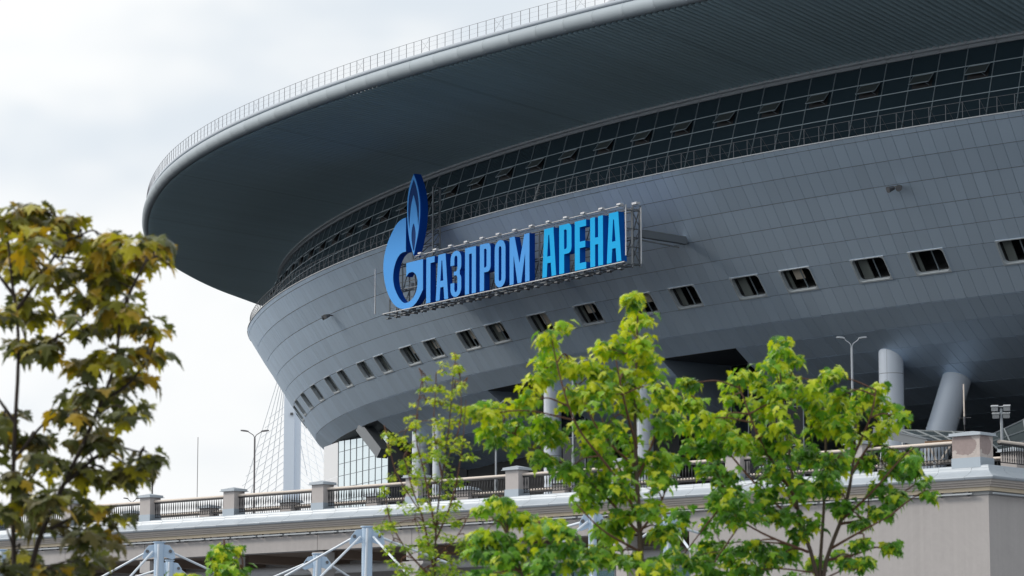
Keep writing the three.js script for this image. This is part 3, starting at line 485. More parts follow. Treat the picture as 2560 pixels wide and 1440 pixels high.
// ------------------------------------------------------------------ fittings on the bowl
{
  const fit = (th, h, label, cat, build) => { const p = toWorld(ring(th, rad(h), h)), o = thing('wall_floodlight', label, cat, [p.x, p.y, p.z], TURN - th * D2R); build(o); return o; };
  const spot = (o) => { obj('mount', [rod(V(0, 0, -0.1), V(0, -0.02, 0.35), 0.05, 8), box(0.5, 0.06, 0.06, 0, -0.02, 0.36)], M.steelDark, o); for (const s of [-1, 1]) { const h = obj('lamp_head', [rod(V(s * 0.2, -0.05, 0.3), V(s * 0.34, -0.18, 0.62), 0.11, 12, 0.17)], M.steelDark, o); } };
  fit(45.96, 26.75, 'twin dark floodlight on the left part of the bowl above the small windows', 'floodlight', spot);
  fit(19.57, 26.71, 'twin dark floodlight on the right part of the bowl, high above the windows', 'floodlight', spot);
  const dome = (px, py, label) => { const p = at(px, py, 172.5), o = thing('security_camera', label, 'camera', [p.x, p.y, p.z]); obj('housing', [new THREE.SphereGeometry(0.13, 12, 8, 0, 7, 0, 1.6), rod(V(0, -0.14, 0), V(0, 0, 0), 0.13, 12), bar(V(0, 0.1, 0), V(0.1, 0.16, -0.5), 0.06, 0.06)], M.white, o); obj('lens_dome', new THREE.SphereGeometry(0.125, 12, 8).translate(0, -0.15, 0), M.black, o); };
  dome(1268, 528, 'white dome security camera under the gallery edge, right one of the pair'); dome(1250, 531, 'white dome security camera under the gallery edge, left one of the pair');
  const p = at(1140, 300, 176), o = thing('pendant_device', 'small grey device hanging by a rod from the ribbed roof underside', 'device', [p.x, p.y, p.z]);
  obj('stem', [rod(V(0, 0, 0), V(0, 0.7, 0), 0.012, 5)], M.steel, o); obj('body', [new THREE.SphereGeometry(0.11, 12, 8).translate(0, -0.02, 0), rod(V(0, -0.2, 0), V(0, 0, 0), 0.07, 10)], M.steel, o);
}

{ // slanted ladder at the gallery rail
  const p = at(1345, 500, 170.5), o = thing('access_ladder', 'pale slanted ladder leaning at the gallery railing above the sign', 'ladder', p.toArray()), q = (x, y) => at(x, y, 170.5).sub(p), st = [], rg = [];
  for (const x of [0, 17]) obj('stile', bar(q(1334 + x, 503), q(1347 + x, 461), 0.06, 0.05), M.steel, o);
  for (let i = 1; i < 6; i++) obj('rung', rod(q(1334 + 13 * i / 6, 503 - 42 * i / 6), q(1351 + 13 * i / 6, 503 - 42 * i / 6), 0.018, 6), M.steel, o);
}

// ------------------------------------------------------------------ terrace building in front
const TB = { x: -15.82, z: -129.45, turn: -Math.atan2(3.66686607, 4.00391477), L: 5.4295 };
const terrace = thing('terrace_building', 'pinkish plaster terrace building with metal cornice and open colonnade in front of the stadium', 'building', [TB.x, EYE, TB.z], TB.turn);
const NL = -4, NR = 8, X0 = NL * TB.L - 2, XC = 7.9 * TB.L + 0.62; // facade from left to its corner, local x
const ZW = 0.28; // wall plane
{
  // peeled plaster on the corner pillar
  const peel = noiseTex(256, (u, v) => { const n = fbm(u * 6 + 3, v * 6 + 1, 0.5, 5), e = 1 - Math.hypot((u - 0.42) / 0.48, (v - 0.62) / 0.46); const m = sstep(0.0, 0.06, e + (n - 0.5) * 1.1); const a = [0.82, 0.78, 0.76], b = [0.67, 0.61, 0.60]; return a.map((q, i) => lerp(q, b[i], m) * (0.94 + 0.12 * fbm(u * 14, v * 14, 3, 3))); }, true);
  M.peel = std(0.78, 0.78, 0.78, 0.9, 0, { map: peel });
  const prof = (pts, len) => { const s = new THREE.Shape(pts.map(([z, y]) => new THREE.Vector2(z, y))); const g = new THREE.ExtrudeGeometry(s, { depth: len, bevelEnabled: false, curveSegments: 4 }); g.applyMatrix4(new THREE.Matrix4().makeBasis(V(0, 0, 1), V(0, 1, 0), V(1, 0, 0))); const p = g.attributes.position; const idx = []; const a = p.array; for (let i = 0; i < a.length; i += 9) for (let c = 0; c < 3; c++) { const t = a[i + 3 + c]; a[i + 3 + c] = a[i + 6 + c]; a[i + 6 + c] = t; } g.computeVertexNormals(); return uvBox(g); };
  // cornice sheets: flashing, ogee, drip
  const ogee = [[0.30, 8.40], [0.34, 8.36], [0.34, 8.30]]; for (let i = 0; i <= 8; i++) { const t = i / 8; ogee.push([0.36 + 0.42 * (t < 0.5 ? 2 * t * t * 0.75 : 0.375 + (t - 0.5) * 1.25), 8.29 - 0.30 * t - 0.03 * Math.sin(t * Math.PI)]); }
  for (let i = 1; i <= 4; i++) { const t = i / 4 * Math.PI / 2; ogee.push([0.70 + 0.085 + 0.05 * Math.sin(Math.PI / 2 + t) - 0.0, 7.99 - 0.11 * t / 1.57]); }
  const ogShape = [...ogee, [0.2, 7.88], [0.2, 8.40]];
  const side = XC - X0, skin = ogee.concat([[0.2, 7.88]]);
  const stF = (x) => ([o, y]) => V(x, y, o), stM = ([o, y]) => V(XC + o - ZW, y, o), stE = (z) => ([o, y]) => V(XC + o - ZW, y, z);
  const sheetGeo = (a, b) => { const P = []; for (let k = 0; k + 1 < skin.length; k++) { const A = a(skin[k]), B = b(skin[k]), C2 = b(skin[k + 1]), D2 = a(skin[k + 1]); P.push(A, D2, C2, A, C2, B); } const z = new THREE.BufferGeometry().setFromPoints(P); z.computeVertexNormals(); return uvBox(smooth(z)); };
  const base = sheetGeo(stF(0), stF(1.335)), nS = Math.floor(side / 1.345);
  for (let i = 0; i < nS; i++) { const m = obj('cornice_sheet', base, M.sheet, terrace); m.position.x = XC - 0.6 - (i + 1) * 1.345; }
  obj('cornice_sheet', sheetGeo(stF(XC - 0.6), stM), M.sheet, terrace); obj('cornice_sheet', sheetGeo(stM, stE(-0.6)), M.sheet, terrace);
  for (let k = 0; k < 12; k++) obj('cornice_sheet', sheetGeo(stE(-0.61 - k * 1.345), stE(-0.61 - k * 1.345 - 1.335)), M.sheet, terrace);
  obj('cornice_core', [uvBox(box(side - 0.04, 0.42, 30, (X0 + XC) / 2, 8.1, 0.26 - 15))], M.joint, terrace);
  // mouldings below
  const band = (y0, y1, z, m, name) => obj(name, [uvBox(clean(box(side + (z - ZW), y1 - y0, z + 30, X0 + (side + (z - ZW)) / 2, (y0 + y1) / 2, (z - 30) / 2)))], m, terrace);
  band(7.79, 7.885, 0.66, M.band, 'moulding'); band(7.72, 7.787, 0.58, M.band, 'moulding'); band(7.645, 7.717, 0.50, M.band, 'moulding'); band(7.51, 7.642, 0.42, M.cream, 'moulding'); band(7.39, 7.507, 0.33, M.lightBand, 'moulding');
  // frieze beam over the colonnade and the solid wall at the right
  const xs = 5.62 * TB.L; // where the solid wall starts
  for (let n = -4; n < 6; n++) { const a = Math.max(n * TB.L + 0.012, X0), b = Math.min((n + 1) * TB.L - 0.012, xs); if (b > a) obj('frieze_beam', [uvBox(clean(box(b - a, 0.66, 0.7, (a + b) / 2, 7.055, ZW - 0.35)))], M.wall, terrace); }
  obj('wall', [uvBox(clean(box(XC - xs, 9.08, 12, (XC + xs) / 2, 7.387 - 4.54, ZW - 6)))], M.wall, terrace);
  // colonnade piers with flared capitals
  for (let n = -4; n < 6; n++) {
    const p = sub('pier', terrace); p.position.set(n * TB.L, 0, ZW - 0.35);
    obj('shaft', [uvBox(clean(box(0.52, 8.3, 0.5, 0, 2.42, -0.02)))], M.pillar, p);
    obj('capital', [extrude([[-0.3, 5.55], [0.3, 5.55], [0.42, 5.75], [0.62, 5.88], [0.62, 5.98], [-0.62, 5.98], [-0.62, 5.88], [-0.42, 5.75]], 0.62, 0.015).translate(0, 0.1, -0.3)], M.inner, p);
    obj('block', [box(0.66, 0.5, 0.64, 0, 6.40, 0.0)], M.inner, p);
  }
  obj('ceiling', [uvBox(clean(box(xs - X0, 0.2, 7.0, (X0 + xs) / 2, 6.86, ZW - 4.25)))], M.brown, terrace);
  for (let n = -4; n < 6; n++) obj('ceiling_beam', [box(0.4, 0.34, 6.0, n * TB.L, 6.59, ZW - 4)], M.brown, terrace);
  obj('back_wall', [uvBox(clean(box(xs - X0, 8.6, 0.3, (X0 + xs) / 2, 2.56, ZW - 7.4)))], M.inner, terrace);
  obj('duct', [rod(V(X0, 6.3, ZW - 5.4), V(xs - 0.5, 6.3, ZW - 5.4), 0.2, 14)], M.white, terrace);
  for (let n = -4; n < 6; n++) { const w = sub('window', terrace); w.position.set((n + 0.5) * TB.L, 0, ZW - 7.24); obj('frame', [box(3.7, 0.14, 0.12, 0, 5.92, 0), box(3.7, 0.1, 0.12, 0, 3.2, 0), ...[-1.8, -0.6, 0.6, 1.8].map((x) => box(0.1, 2.7, 0.12, x, 4.55, 0))], M.white, w); for (const x of [-1.2, 0, 1.2]) obj('pane', box(1.1, 2.6, 0.02, x, 4.54, -0.02), M.teal, w); obj('sill', box(3.9, 0.09, 0.3, 0, 3.1, 0.05), M.white, w); }
  // end face to the right of the corner
  // strip of facade lights
  for (let x = X0 + 0.4, i = 0; x < XC - 1.5; x += 1.62, i++) { const l = sub('light_bar', terrace); obj('tube', [box(1.5, 0.05, 0.07, x + 0.76, 7.425, 0.47)], M.fascia, l); for (const q of [0.2, 1.3]) obj('clip', box(0.05, 0.16, 0.12, x + q, 7.43, 0.40), M.steelDark, l); obj('connector', box(0.34, 0.035, 0.05, x + 0.55, 7.485, 0.46), M.steelDark, l); }
  for (const s of [0]) obj('light_bar', [box(0.07, 0.05, 9, XC + 0.2, 7.425, ZW - 4.5)], M.fascia, terrace);
  // deck slab
  const deck = new THREE.Shape([[X0 - 120, -0.25], [XC, -0.25], [XC, -60], [XC + 160, -90], [XC + 160, -330], [X0 - 120, -330]].map((q) => new THREE.Vector2(q[0], q[1])));
  obj('deck', uvBox(clean(new THREE.ExtrudeGeometry(deck, { depth: 0.5, bevelEnabled: false }).rotateX(-Math.PI / 2).scale(1, 1, -1).translate(0, 7.85, 0))), new THREE.MeshStandardMaterial({ color: M.deck.color, map: dirtTex, roughness: 0.95, side: THREE.DoubleSide }), terrace);
}
// ------------------------------------------------------------------ balustrades
const tW = (x, y, z) => V(x, y + 0, z).applyAxisAngle(V(0, 1, 0), TB.turn).add(V(TB.x, EYE, TB.z));
function balusterGeo() { const p = [[0.012, 0], [0.014, 0.06], [0.022, 0.10], [0.012, 0.15], [0.014, 0.2], [0.027, 0.30], [0.030, 0.36], [0.022, 0.46], [0.013, 0.54], [0.012, 0.58]].map(([x, y]) => new THREE.Vector2(x, y)); return new THREE.LatheGeometry(p, 6); }
const balG = balusterGeo();
function balustrade(name, label, xa, xb, zz, posts, budget) {
  const p0 = tW(xa, 0, zz), o = thing(name, label, 'balustrade', [p0.x, p0.y, p0.z], TB.turn), rest = [];
  const xsP = posts.map((x) => x - xa);
  xsP.forEach((x, i) => {
    const last = budget && i === posts.length - 1, w = last ? 1.12 : 0.68, d = last ? 0.8 : 0.6, q = sub('pillar', o); q.position.set(x, 0, last ? -0.08 : 0);
    const sh = box(w, 0.84, d, 0, 9.02, 0); obj('shaft', [last ? clean(sh) : uvBox(clean(sh))], last ? M.peel : M.pillar, q);
    obj('plinth', [box(w + 0.05, 0.34, d + 0.05, 0, 8.5, 0)], M.sheetDark, q);
    obj('cap', [box(w + 0.16, 0.10, d + 0.16, 0, 9.47, 0), box(w + 0.24, 0.02, d + 0.24, 0, 9.425, 0), new THREE.ConeGeometry((w + 0.12) * 0.7, 0.09, 4, 1).rotateY(Math.PI / 4).scale(1, 1, (d + 0.12) / (w + 0.12)).translate(0, 9.565, 0)], M.sheet, q);
  });
  for (let i = 0; i + 1 < xsP.length; i++) {
    const a = xsP[i] + 0.3, b = xsP[i + 1] - 0.3, n = Math.round((b - a) / 0.145);
    obj('handrail', [uvBox(clean(new THREE.CylinderGeometry(0.075, 0.075, b - a, 10).rotateZ(Math.PI / 2).scale(1, 0.8, 1.2).translate((a + b) / 2, 9.24, 0)))], M.railTop, o);
    obj('rail_bar', [box(b - a, 0.06, 0.09, (a + b) / 2, 9.165, 0)], M.iron, o); obj('rail_bar', [box(b - a, 0.03, 0.05, (a + b) / 2, 8.54, 0), box(b - a, 0.02, 0.04, (a + b) / 2, 8.68, 0)], M.iron, o);
    for (let k = 0; k < n; k++) {
      const x = a + (k + 0.5) * (b - a) / n;
      if (budget && budget.n > 0 && i >= 1) { budget.n--; const m = obj('baluster', balG, M.iron, o); m.position.set(x, 8.56, 0); } else rest.push(balG.clone().translate(x, 8.56, 0));
      rest.push(new THREE.TorusGeometry(0.055, 0.008, 4, 8).translate(x, 8.61, 0));
    }
  }
  if (rest.length) asStuff(obj('balusters', rest, M.iron, o));
  return o;
}
{
  const px = []; for (let n = -3; n <= 7; n++) px.push(n * TB.L); px.push(7.86 * TB.L);
  balustrade('terrace_balustrade', 'front balustrade with plaster pillars and dark iron balusters along the terrace edge', px[0], px.at(-1), 0, px, { n: 300 });
  const q = []; for (let n = -2; n <= 7; n++) q.push((n + 0.43) * TB.L);
  balustrade('inner_balustrade', 'second balustrade seen through the bars of the front one', q[0], q.at(-1), -6.2, q, null);
  // the balustrade on the right end face
  const c0 = tW(XC - 0.1, 0, -0.6), o = thing('end_balustrade', 'short dark iron balustrade running back from the peeling corner pillar', 'balustrade', [c0.x, c0.y, c0.z], TB.turn), L = 7;
  obj('handrail', [new THREE.CylinderGeometry(0.075, 0.075, L, 10).rotateX(Math.PI / 2).scale(1.2, 0.8, 1).translate(0, 9.24, -L / 2)], M.railTop, o);
  obj('rail_bar', [box(0.09, 0.06, L, 0, 9.165, -L / 2), box(0.05, 0.03, L, 0, 8.54, -L / 2)], M.iron, o);
  for (let k = 0; k < 46; k++) { const m = obj('baluster', balG, M.iron, o); m.position.set(0, 8.56, -0.2 - k * 0.145); }
}

// ------------------------------------------------------------------ lamps and poles on the terrace
const DECK = 8.35 + EYE;
function streetLamp(px, py, depth, label, arm, mat, turn = 0, single) {
  const top = at(px, py, depth), o = thing('street_lamp', label, 'street lamp', [top.x, DECK, top.z], turn, undefined), h = top.y - DECK;
  obj('pole', [rod(V(0, 0, 0), V(0, h * 0.35, 0), 0.06, 8), rod(V(0, h * 0.35, 0), V(0, h - 0.3, 0), 0.042, 8)], mat, o);
  for (const s of [-1, 1]) {
    const c = new THREE.CatmullRomCurve3([V(0, h - 0.32, 0), V(s * 0.06, h - 0.16, 0), V(s * 0.2, h - 0.06, 0), V(s * arm * 0.55, h + 0.03, 0)]);
    obj('arm', [new THREE.TubeGeometry(c, 8, 0.022, 6)], mat, o);
    const hd = new THREE.BoxGeometry(arm * 0.6, 0.07, 0.2, 3, 1, 1); const p = hd.attributes.position; for (let i = 0; i < p.count; i++) { const e = Math.abs(p.getX(i)) / (arm * 0.3); if (p.getY(i) > 0) p.setY(i, 0.035 - 0.02 * e); p.setZ(i, p.getZ(i) * (1 - 0.35 * (e > 0.8 ? 1 : 0))); } hd.computeVertexNormals();
    obj('lamp_head', [hd.rotateZ(s * 0.13).translate(s * arm * 0.78, h + 0.06, 0)], mat, o);
  }
  return o;
}
streetLamp(637, 1080, 140, 'dark double-armed street lamp left of the white bridge pylon', 0.62, M.lampPole);
streetLamp(382, 1147, 154, 'dark double-armed street lamp at far left half hidden by brown leaves', 0.6, M.lampPole);
streetLamp(330, 1248, 188, 'smallest far double-armed lamp just above the left balustrade', 0.5, M.lampPole);
streetLamp(1240, 1005, 126, 'pale double-armed street lamp before the dark gateway left of the big maple', 0.55, M.lampLight);
streetLamp(1432, 905, 118, 'pale street lamp pole behind the big maple beside a round column', 0.55, M.lampLight);
streetLamp(2129, 848, 106, 'pale double-armed street lamp left of the vertical round column', 0.5, M.lampLight);
{
  let p = at(495, 1093, 150), o = thing('thin_mast', 'very thin bare mast against the white sky above the left balustrade', 'mast', [p.x, DECK, p.z]);
  obj('lower_tube', [rod(V(0, 0, 0), V(0, 1.4, 0), 0.03, 6)], M.lampPole, o); obj('whip', [rod(V(0, 1.4, 0), V(0, p.y - DECK, 0), 0.018, 6)], M.lampPole, o);
  p = at(2409, 960, 108); o = thing('antenna', 'white rod antenna with a small cross bar beside the leaning column', 'antenna', [p.x, DECK, p.z], -0.4); const h = p.y - DECK;
  obj('mast', [rod(V(0, 0, 0), V(0, h - 1.35, 0), 0.018, 6)], M.black, o); obj('whip', [rod(V(0, h - 1.4, 0), V(0, h, 0), 0.028, 8)], M.railTop, o); obj('cross_bar', [rod(V(-0.25, h - 1.25, 0), V(0.25, h - 1.25, 0), 0.01, 4), rod(V(0, h - 1.5, 0), V(0, h - 1.2, 0), 0.035, 6)], M.steelDark, o);
  p = at(2503, 1015, 112); o = thing('floodlight_pole', 'grey pole with a cluster of floodlights behind the peeling corner pillar', 'floodlight', [p.x, DECK, p.z], -0.3); const k = p.y - DECK;
  obj('pole', [rod(V(0, 0, 0), V(0, k - 0.1, 0), 0.055, 8)], M.lampLight, o); obj('cross_bar', [box(0.62, 0.04, 0.05, 0, k - 0.02, 0), box(0.5, 0.04, 0.05, 0, k - 0.3, 0)], M.steel, o);
  for (const [x, y] of [[-0.24, 0], [0.22, 0], [-0.2, -0.28], [0.2, -0.28]]) { const l = obj('lamp_head', [box(0.24, 0.17, 0.12).rotateX(0.35).translate(x, k + y - 0.1, 0.08), box(0.28, 0.02, 0.2).rotateX(0.35).translate(x, k + y, 0.1)], M.steel, o); }
}
// glass canopies on the terrace
function glassRoof(name, label, A, B, C, D, nu, nv) { // A low left, B low right, C high right, D high left
  const o = thing(name, label, 'glass canopy', [A.x, A.y, A.z]), pt = (u, v) => A.clone().lerp(B, u).lerp(D.clone().lerp(C, u), v).sub(A);
  const up = B.clone().sub(A).cross(D.clone().sub(A)).normalize(); if (up.y < 0) up.negate();
  for (let i = 0; i < nu; i++) for (let j = 0; j < nv; j++) { const g = new THREE.BufferGeometry().setFromPoints([pt(i / nu, j / nv), pt((i + 1) / nu, j / nv), pt((i + 1) / nu, (j + 1) / nv), pt(i / nu, j / nv), pt((i + 1) / nu, (j + 1) / nv), pt(i / nu, (j + 1) / nv)]); g.computeVertexNormals(); obj('pane', g, M.canopyGlass, o); }
  const f = []; for (let i = 0; i <= nu; i++) f.push(bar(pt(i / nu, 0).addScaledVector(up, 0.03), pt(i / nu, 1).addScaledVector(up, 0.03), 0.035, 0.05)); for (let j = 0; j <= nv; j++) f.push(bar(pt(0, j / nv).addScaledVector(up, 0.025), pt(1, j / nv).addScaledVector(up, 0.025), 0.035, 0.05));
  obj('glazing_bars', f, M.canopyBar, o);
  const legs = []; for (const [u, v] of [[0.05, 0], [0.95, 0], [0.05, 1], [0.95, 1]]) { const t = pt(u, v); if (A.y + t.y > DECK) legs.push(rod(t, V(t.x, DECK - A.y, t.z), 0.05, 6)); } if (legs.length) obj('legs', legs, M.steel, o); return o;
}
glassRoof('glass_canopy', 'low tilted glass canopy with a lattice of bars in front of the leaning column', at(2330, 1104, 108), at(2440, 1108, 108), at(2425, 1082, 112), at(2248, 1076, 114), 4, 2);
glassRoof('glass_canopy', 'steep glass canopy with lattice bars behind the peeling corner pillar at right edge', at(2500, 1130, 111), at(2680, 1130, 111), at(2700, 985, 114), at(2462, 1096, 113), 5, 3);
{ const p = at(2190, 1080, 110), o = thing('ramp_beam', 'grey sloping box beam beside the low glass canopy', 'beam', [p.x, p.y, p.z]), q = at(2325, 1110, 108).sub(p); obj('beam', [bar(V(0, 0, 0), q, 0.35, 0.3)], M.steelFrame, o); obj('flange', [bar(V(0, 0.17, 0), q.clone().add(V(0, 0.17, 0)), 0.42, 0.03)], M.steelFrame, o); }
// rusty trestle behind the rail at right
{ const o = thing('rusty_trestle', 'rusty white-painted trestle frame standing behind the right balustrade', 'trestle', at(2330, 1145, 106).toArray()); const s = (x, y) => at(x, y, 106).sub(at(2330, 1145, 106)); obj('top_bar', [bar(s(2312, 1106), s(2388, 1101), 0.07, 0.07)], M.ironOld, o); for (const [a, b, c, d] of [[2318, 1106, 2345, 1160], [2345, 1160, 2382, 1105], [2318, 1106, 2316, 1165], [2385, 1102, 2390, 1165]]) obj('leg', [bar(s(a, b), s(c, d), 0.06, 0.06)], M.railTop, o); }

// ------------------------------------------------------------------ canopy masts before the terrace
function mast(px, py, depth, label, w, rods) {
  const t = at(px, py, depth), o = thing('canopy_mast', label, 'mast', [t.x, 0, t.z]), h = t.y, r = w * depth / F / 2;
  obj('tube', [rod(V(0, 0, 0), V(0, h, 0), r, 18)], M.mast, o); obj('end_plate', [rod(V(0, h, 0), V(0, h + 0.03, 0), r * 1.25, 18)], M.mast, o);
  for (const s of [-1, 1]) { const q = extrude([[r * 0.9, -0.02], [r * 2.1, -0.05], [r * 3.0, -0.22], [r * 3.3, -0.42], [r * 2.7, -0.46], [r * 0.9, -0.38]].map(([x, y]) => [s * x, y * 1.0]), 0.04, 0.004); obj('gusset_plate', [q.translate(0, h - 0.03, -0.02)], M.mast, o); obj('pin', [rod(V(s * r * 2.3, h - 0.25, -0.06), V(s * r * 2.3, h - 0.25, 0.07), 0.05, 8)], M.steelDark, o); }
  for (const [qx, qy, dz, off] of rods) { const b = at(qx, qy, depth + dz).sub(V(t.x, 0, t.z)), a = V(Math.sign(qx - px) * r * 2.4 * (off ? 0.5 : 1), h - 0.27, off ? 0.12 : 0); const d = b.clone().sub(a); obj('tie_rod', [rod(a, a.clone().addScaledVector(d, 1.15), 0.034, 8)], M.cable, o); }
  obj('front_rod', [rod(V(r * 0.1, h - 0.05, r + 0.12), V(-r * 0.35, h - 3, r + 0.35), 0.035, 6)], M.cable, o);
  return o;
}
mast(918, 1318, 80, 'pale blue steel canopy mast, the tallest one left of the birch', 27, [[735, 1428, 1, 0], [795, 1448, -3, 1], [1012, 1428, -3, 1], [1105, 1402, 1, 0]]);
mast(398, 1357, 87, 'pale blue steel canopy mast at left beside the brown-leaved tree', 25, [[255, 1442, 1, 0], [300, 1470, -3, 1], [540, 1432, 1, 0]]);
mast(424, 1402, 97, 'short pale canopy mast just right of the left tall mast', 20, [[340, 1442, 1, 0], [470, 1440, 1, 0]]);
mast(793, 1386, 94, 'pale canopy mast with forked plates left of the tall mast', 22, [[690, 1440, 1, 0], [870, 1440, 1, 0]]);
mast(1481, 1278, 73, 'pale blue canopy mast seen through the big maple foliage', 21, [[1397, 1322, 1, 0], [1380, 1378, -3, 1], [1560, 1340, 1, 0]]);
mast(1668, 1290, 75, 'pale blue canopy mast between the two green maples', 22, [[1610, 1340, 1, 0], [1745, 1332, 1, 0], [1720, 1368, -3, 1]]);
mast(6, 1376, 89, 'pale blue canopy mast at the left picture edge behind the brown tree', 22, [[-80, 1440, 1, 0], [90, 1430, 1, 0]]);

// ------------------------------------------------------------------ far cable-stayed bridge
{
  const Dp = 640, c = at(735, 1100, Dp), o = thing('bridge_pylon', 'pale far cable-stayed bridge pylon with fans of white cables behind the bowl', 'bridge', [c.x, 0, c.z]);
  const rel = (x, y, dz = 0) => at(x, y, Dp + dz).sub(V(c.x, 0, c.z));
  const topY = at(735, 520, Dp).y, w = (x0, x1) => (x1 - x0) / F * Dp;
  obj('shaft', [box(w(712, 738), topY, 3.2, rel(725, 1000).x, topY / 2, 0)], M.pylon, o); obj('shaft', [box(w(738, 752), topY, 2.2, rel(745, 1000).x, topY / 2, -0.7)], M.pylon, o);
  obj('beacon', [box(0.6, 0.5, 0.6, rel(731, 1037).x, rel(731, 1037).y, 2)], M.steelDark, o);
  const r = 0.075, cable = (a, b) => obj('cable', [rod(a, b, r, 4)], M.stay, o);
  for (let i = 0; i < 14; i++) { const y = 1015 + i * 17, k = clamp((y - 985) / 235), len = lerp(20, 130, Math.min(1, k * 1.0)); cable(rel(713, y, 1), rel(713 - len * 1.2, y + len * 0.9, 40)); }
  for (let i = 0; i < 5; i++) cable(rel(716 - i * 0.8, 880 + i * 14, 1), rel(598 + i * 22, 1262, 60 - i * 6));
  for (let i = 0; i < 11; i++) { const y = 1045 + i * 17; cable(rel(752, y, -2), rel(752 + 110, y + 82, -30)); }
  for (let i = 0; i < 3; i++) cable(rel(742, 900 + i * 22, 1), rel(842 - i * 26, 1275, -20));
  cable(rel(736, 1040, 2), rel(729, 1255, 2)); cable(rel(735, 1020, 2), rel(739, 1255, 2)); cable(rel(735, 1030, 2), rel(768, 1190, 2));
}

// ------------------------------------------------------------------ trees
const leafShape = [[0, 0], [0.17, -0.10], [0.32, -0.05], [0.27, 0.09], [0.42, 0.11], [0.62, 0.30], [0.47, 0.34], [0.52, 0.52], [0.31, 0.46], [0.19, 0.52], [0.27, 0.72], [0.13, 0.73], [0, 1.0]];
function mapleLeaf(fold, droop, curl) { // five lobes, folded along the midrib and drooping
  const out = [...leafShape, ...leafShape.slice(1, -1).reverse().map(([x, y]) => [-x, y])], P = [];
  const lift = (x, y) => V(x * 0.98, y, fold * Math.abs(x) - droop * y * y - curl * x * x + 0.03 * Math.sin(9 * x + 5 * y));
  const hubs = [[0, 0.28]];
  for (let i = 0; i < out.length; i++) { const a = out[i], b = out[(i + 1) % out.length]; P.push(lift(0, 0.28), lift(a[0], a[1]), lift(b[0], b[1])); }
  const g = new THREE.BufferGeometry().setFromPoints(P); g.computeVertexNormals();
  // soften the shading a little across the blade
  const n = g.attributes.normal; for (let i = 0; i < n.count; i++) { const v = V(n.getX(i), n.getY(i), n.getZ(i)); if (v.z < 0) v.negate(); v.lerp(V(0, 0, 1), 0.25).normalize(); n.setXYZ(i, v.x, v.y, v.z); }
  g.setAttribute('uv', new THREE.BufferAttribute(new Float32Array(P.length * 2), 2));
  return merge([g, paintless(rod(V(0, 0, 0), V(0, -0.22, 0.06), 0.013, 3))]);
}
function paintless(g) { return clean(g); }
const LEAVES = [mapleLeaf(0.30, 0.30, 0.15), mapleLeaf(-0.15, 0.55, 0.35), mapleLeaf(0.55, 0.15, 0.2), mapleLeaf(0.1, 0.75, 0.5)];
const BIRCH = [0.2, -0.1].map((f) => { const o = [[0, 0], [0.3, 0.12], [0.4, 0.32], [0.25, 0.65], [0, 1], [-0.25, 0.65], [-0.4, 0.32], [-0.3, 0.12]], P = []; for (let i = 0; i < o.length; i++) { const a = o[i], b = o[(i + 1) % o.length], l = (p) => V(p[0], p[1], f * Math.abs(p[0]) - 0.15 * p[1] * p[1]); P.push(l([0, 0.35]), l(a), l(b)); } const g = new THREE.BufferGeometry().setFromPoints(P); g.computeVertexNormals(); g.setAttribute('uv', new THREE.BufferAttribute(new Float32Array(P.length * 2), 2)); return g; });
const leafMat = (r, g, b, tr = 0.52) => new THREE.MeshPhysicalMaterial({ color: new THREE.Color().setRGB(r, g, b), roughness: 0.85, transmission: tr, thickness: 0, ior: 1.35, side: THREE.DoubleSide });
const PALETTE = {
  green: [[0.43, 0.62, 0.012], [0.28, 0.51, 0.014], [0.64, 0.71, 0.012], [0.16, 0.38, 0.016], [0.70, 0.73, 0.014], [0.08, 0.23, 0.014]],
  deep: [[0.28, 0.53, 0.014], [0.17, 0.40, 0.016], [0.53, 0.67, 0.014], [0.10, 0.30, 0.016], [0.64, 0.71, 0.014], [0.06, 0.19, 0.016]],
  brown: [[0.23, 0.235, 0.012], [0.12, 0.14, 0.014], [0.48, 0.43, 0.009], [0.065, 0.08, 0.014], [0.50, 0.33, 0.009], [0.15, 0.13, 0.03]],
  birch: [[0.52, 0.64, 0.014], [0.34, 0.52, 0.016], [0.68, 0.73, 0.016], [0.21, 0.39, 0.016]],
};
const pMats = Object.fromEntries(Object.entries(PALETTE).map(([k, l]) => [k, l.map((c) => leafMat(...c))]));
const sMat = leafMat(1, 1, 1);
function tube(pts, r0, r1, seg = 6) { // tapered limb through points
  const c = new THREE.CatmullRomCurve3(pts, false, 'centripetal'), n = Math.max(4, pts.length * 4), g = new THREE.TubeGeometry(c, n, 1, seg), p = g.attributes.position;
  for (let i = 0; i <= n; i++) { const q = c.getPointAt(i / n), r = lerp(r0, r1, i / n); for (let k = 0; k <= seg; k++) { const j = i * (seg + 1) + k; const v = V(p.getX(j), p.getY(j), p.getZ(j)).sub(q).multiplyScalar(r).add(q); p.setXYZ(j, v.x, v.y, v.z); } }
  return uvBox(clean(g), 3);
}
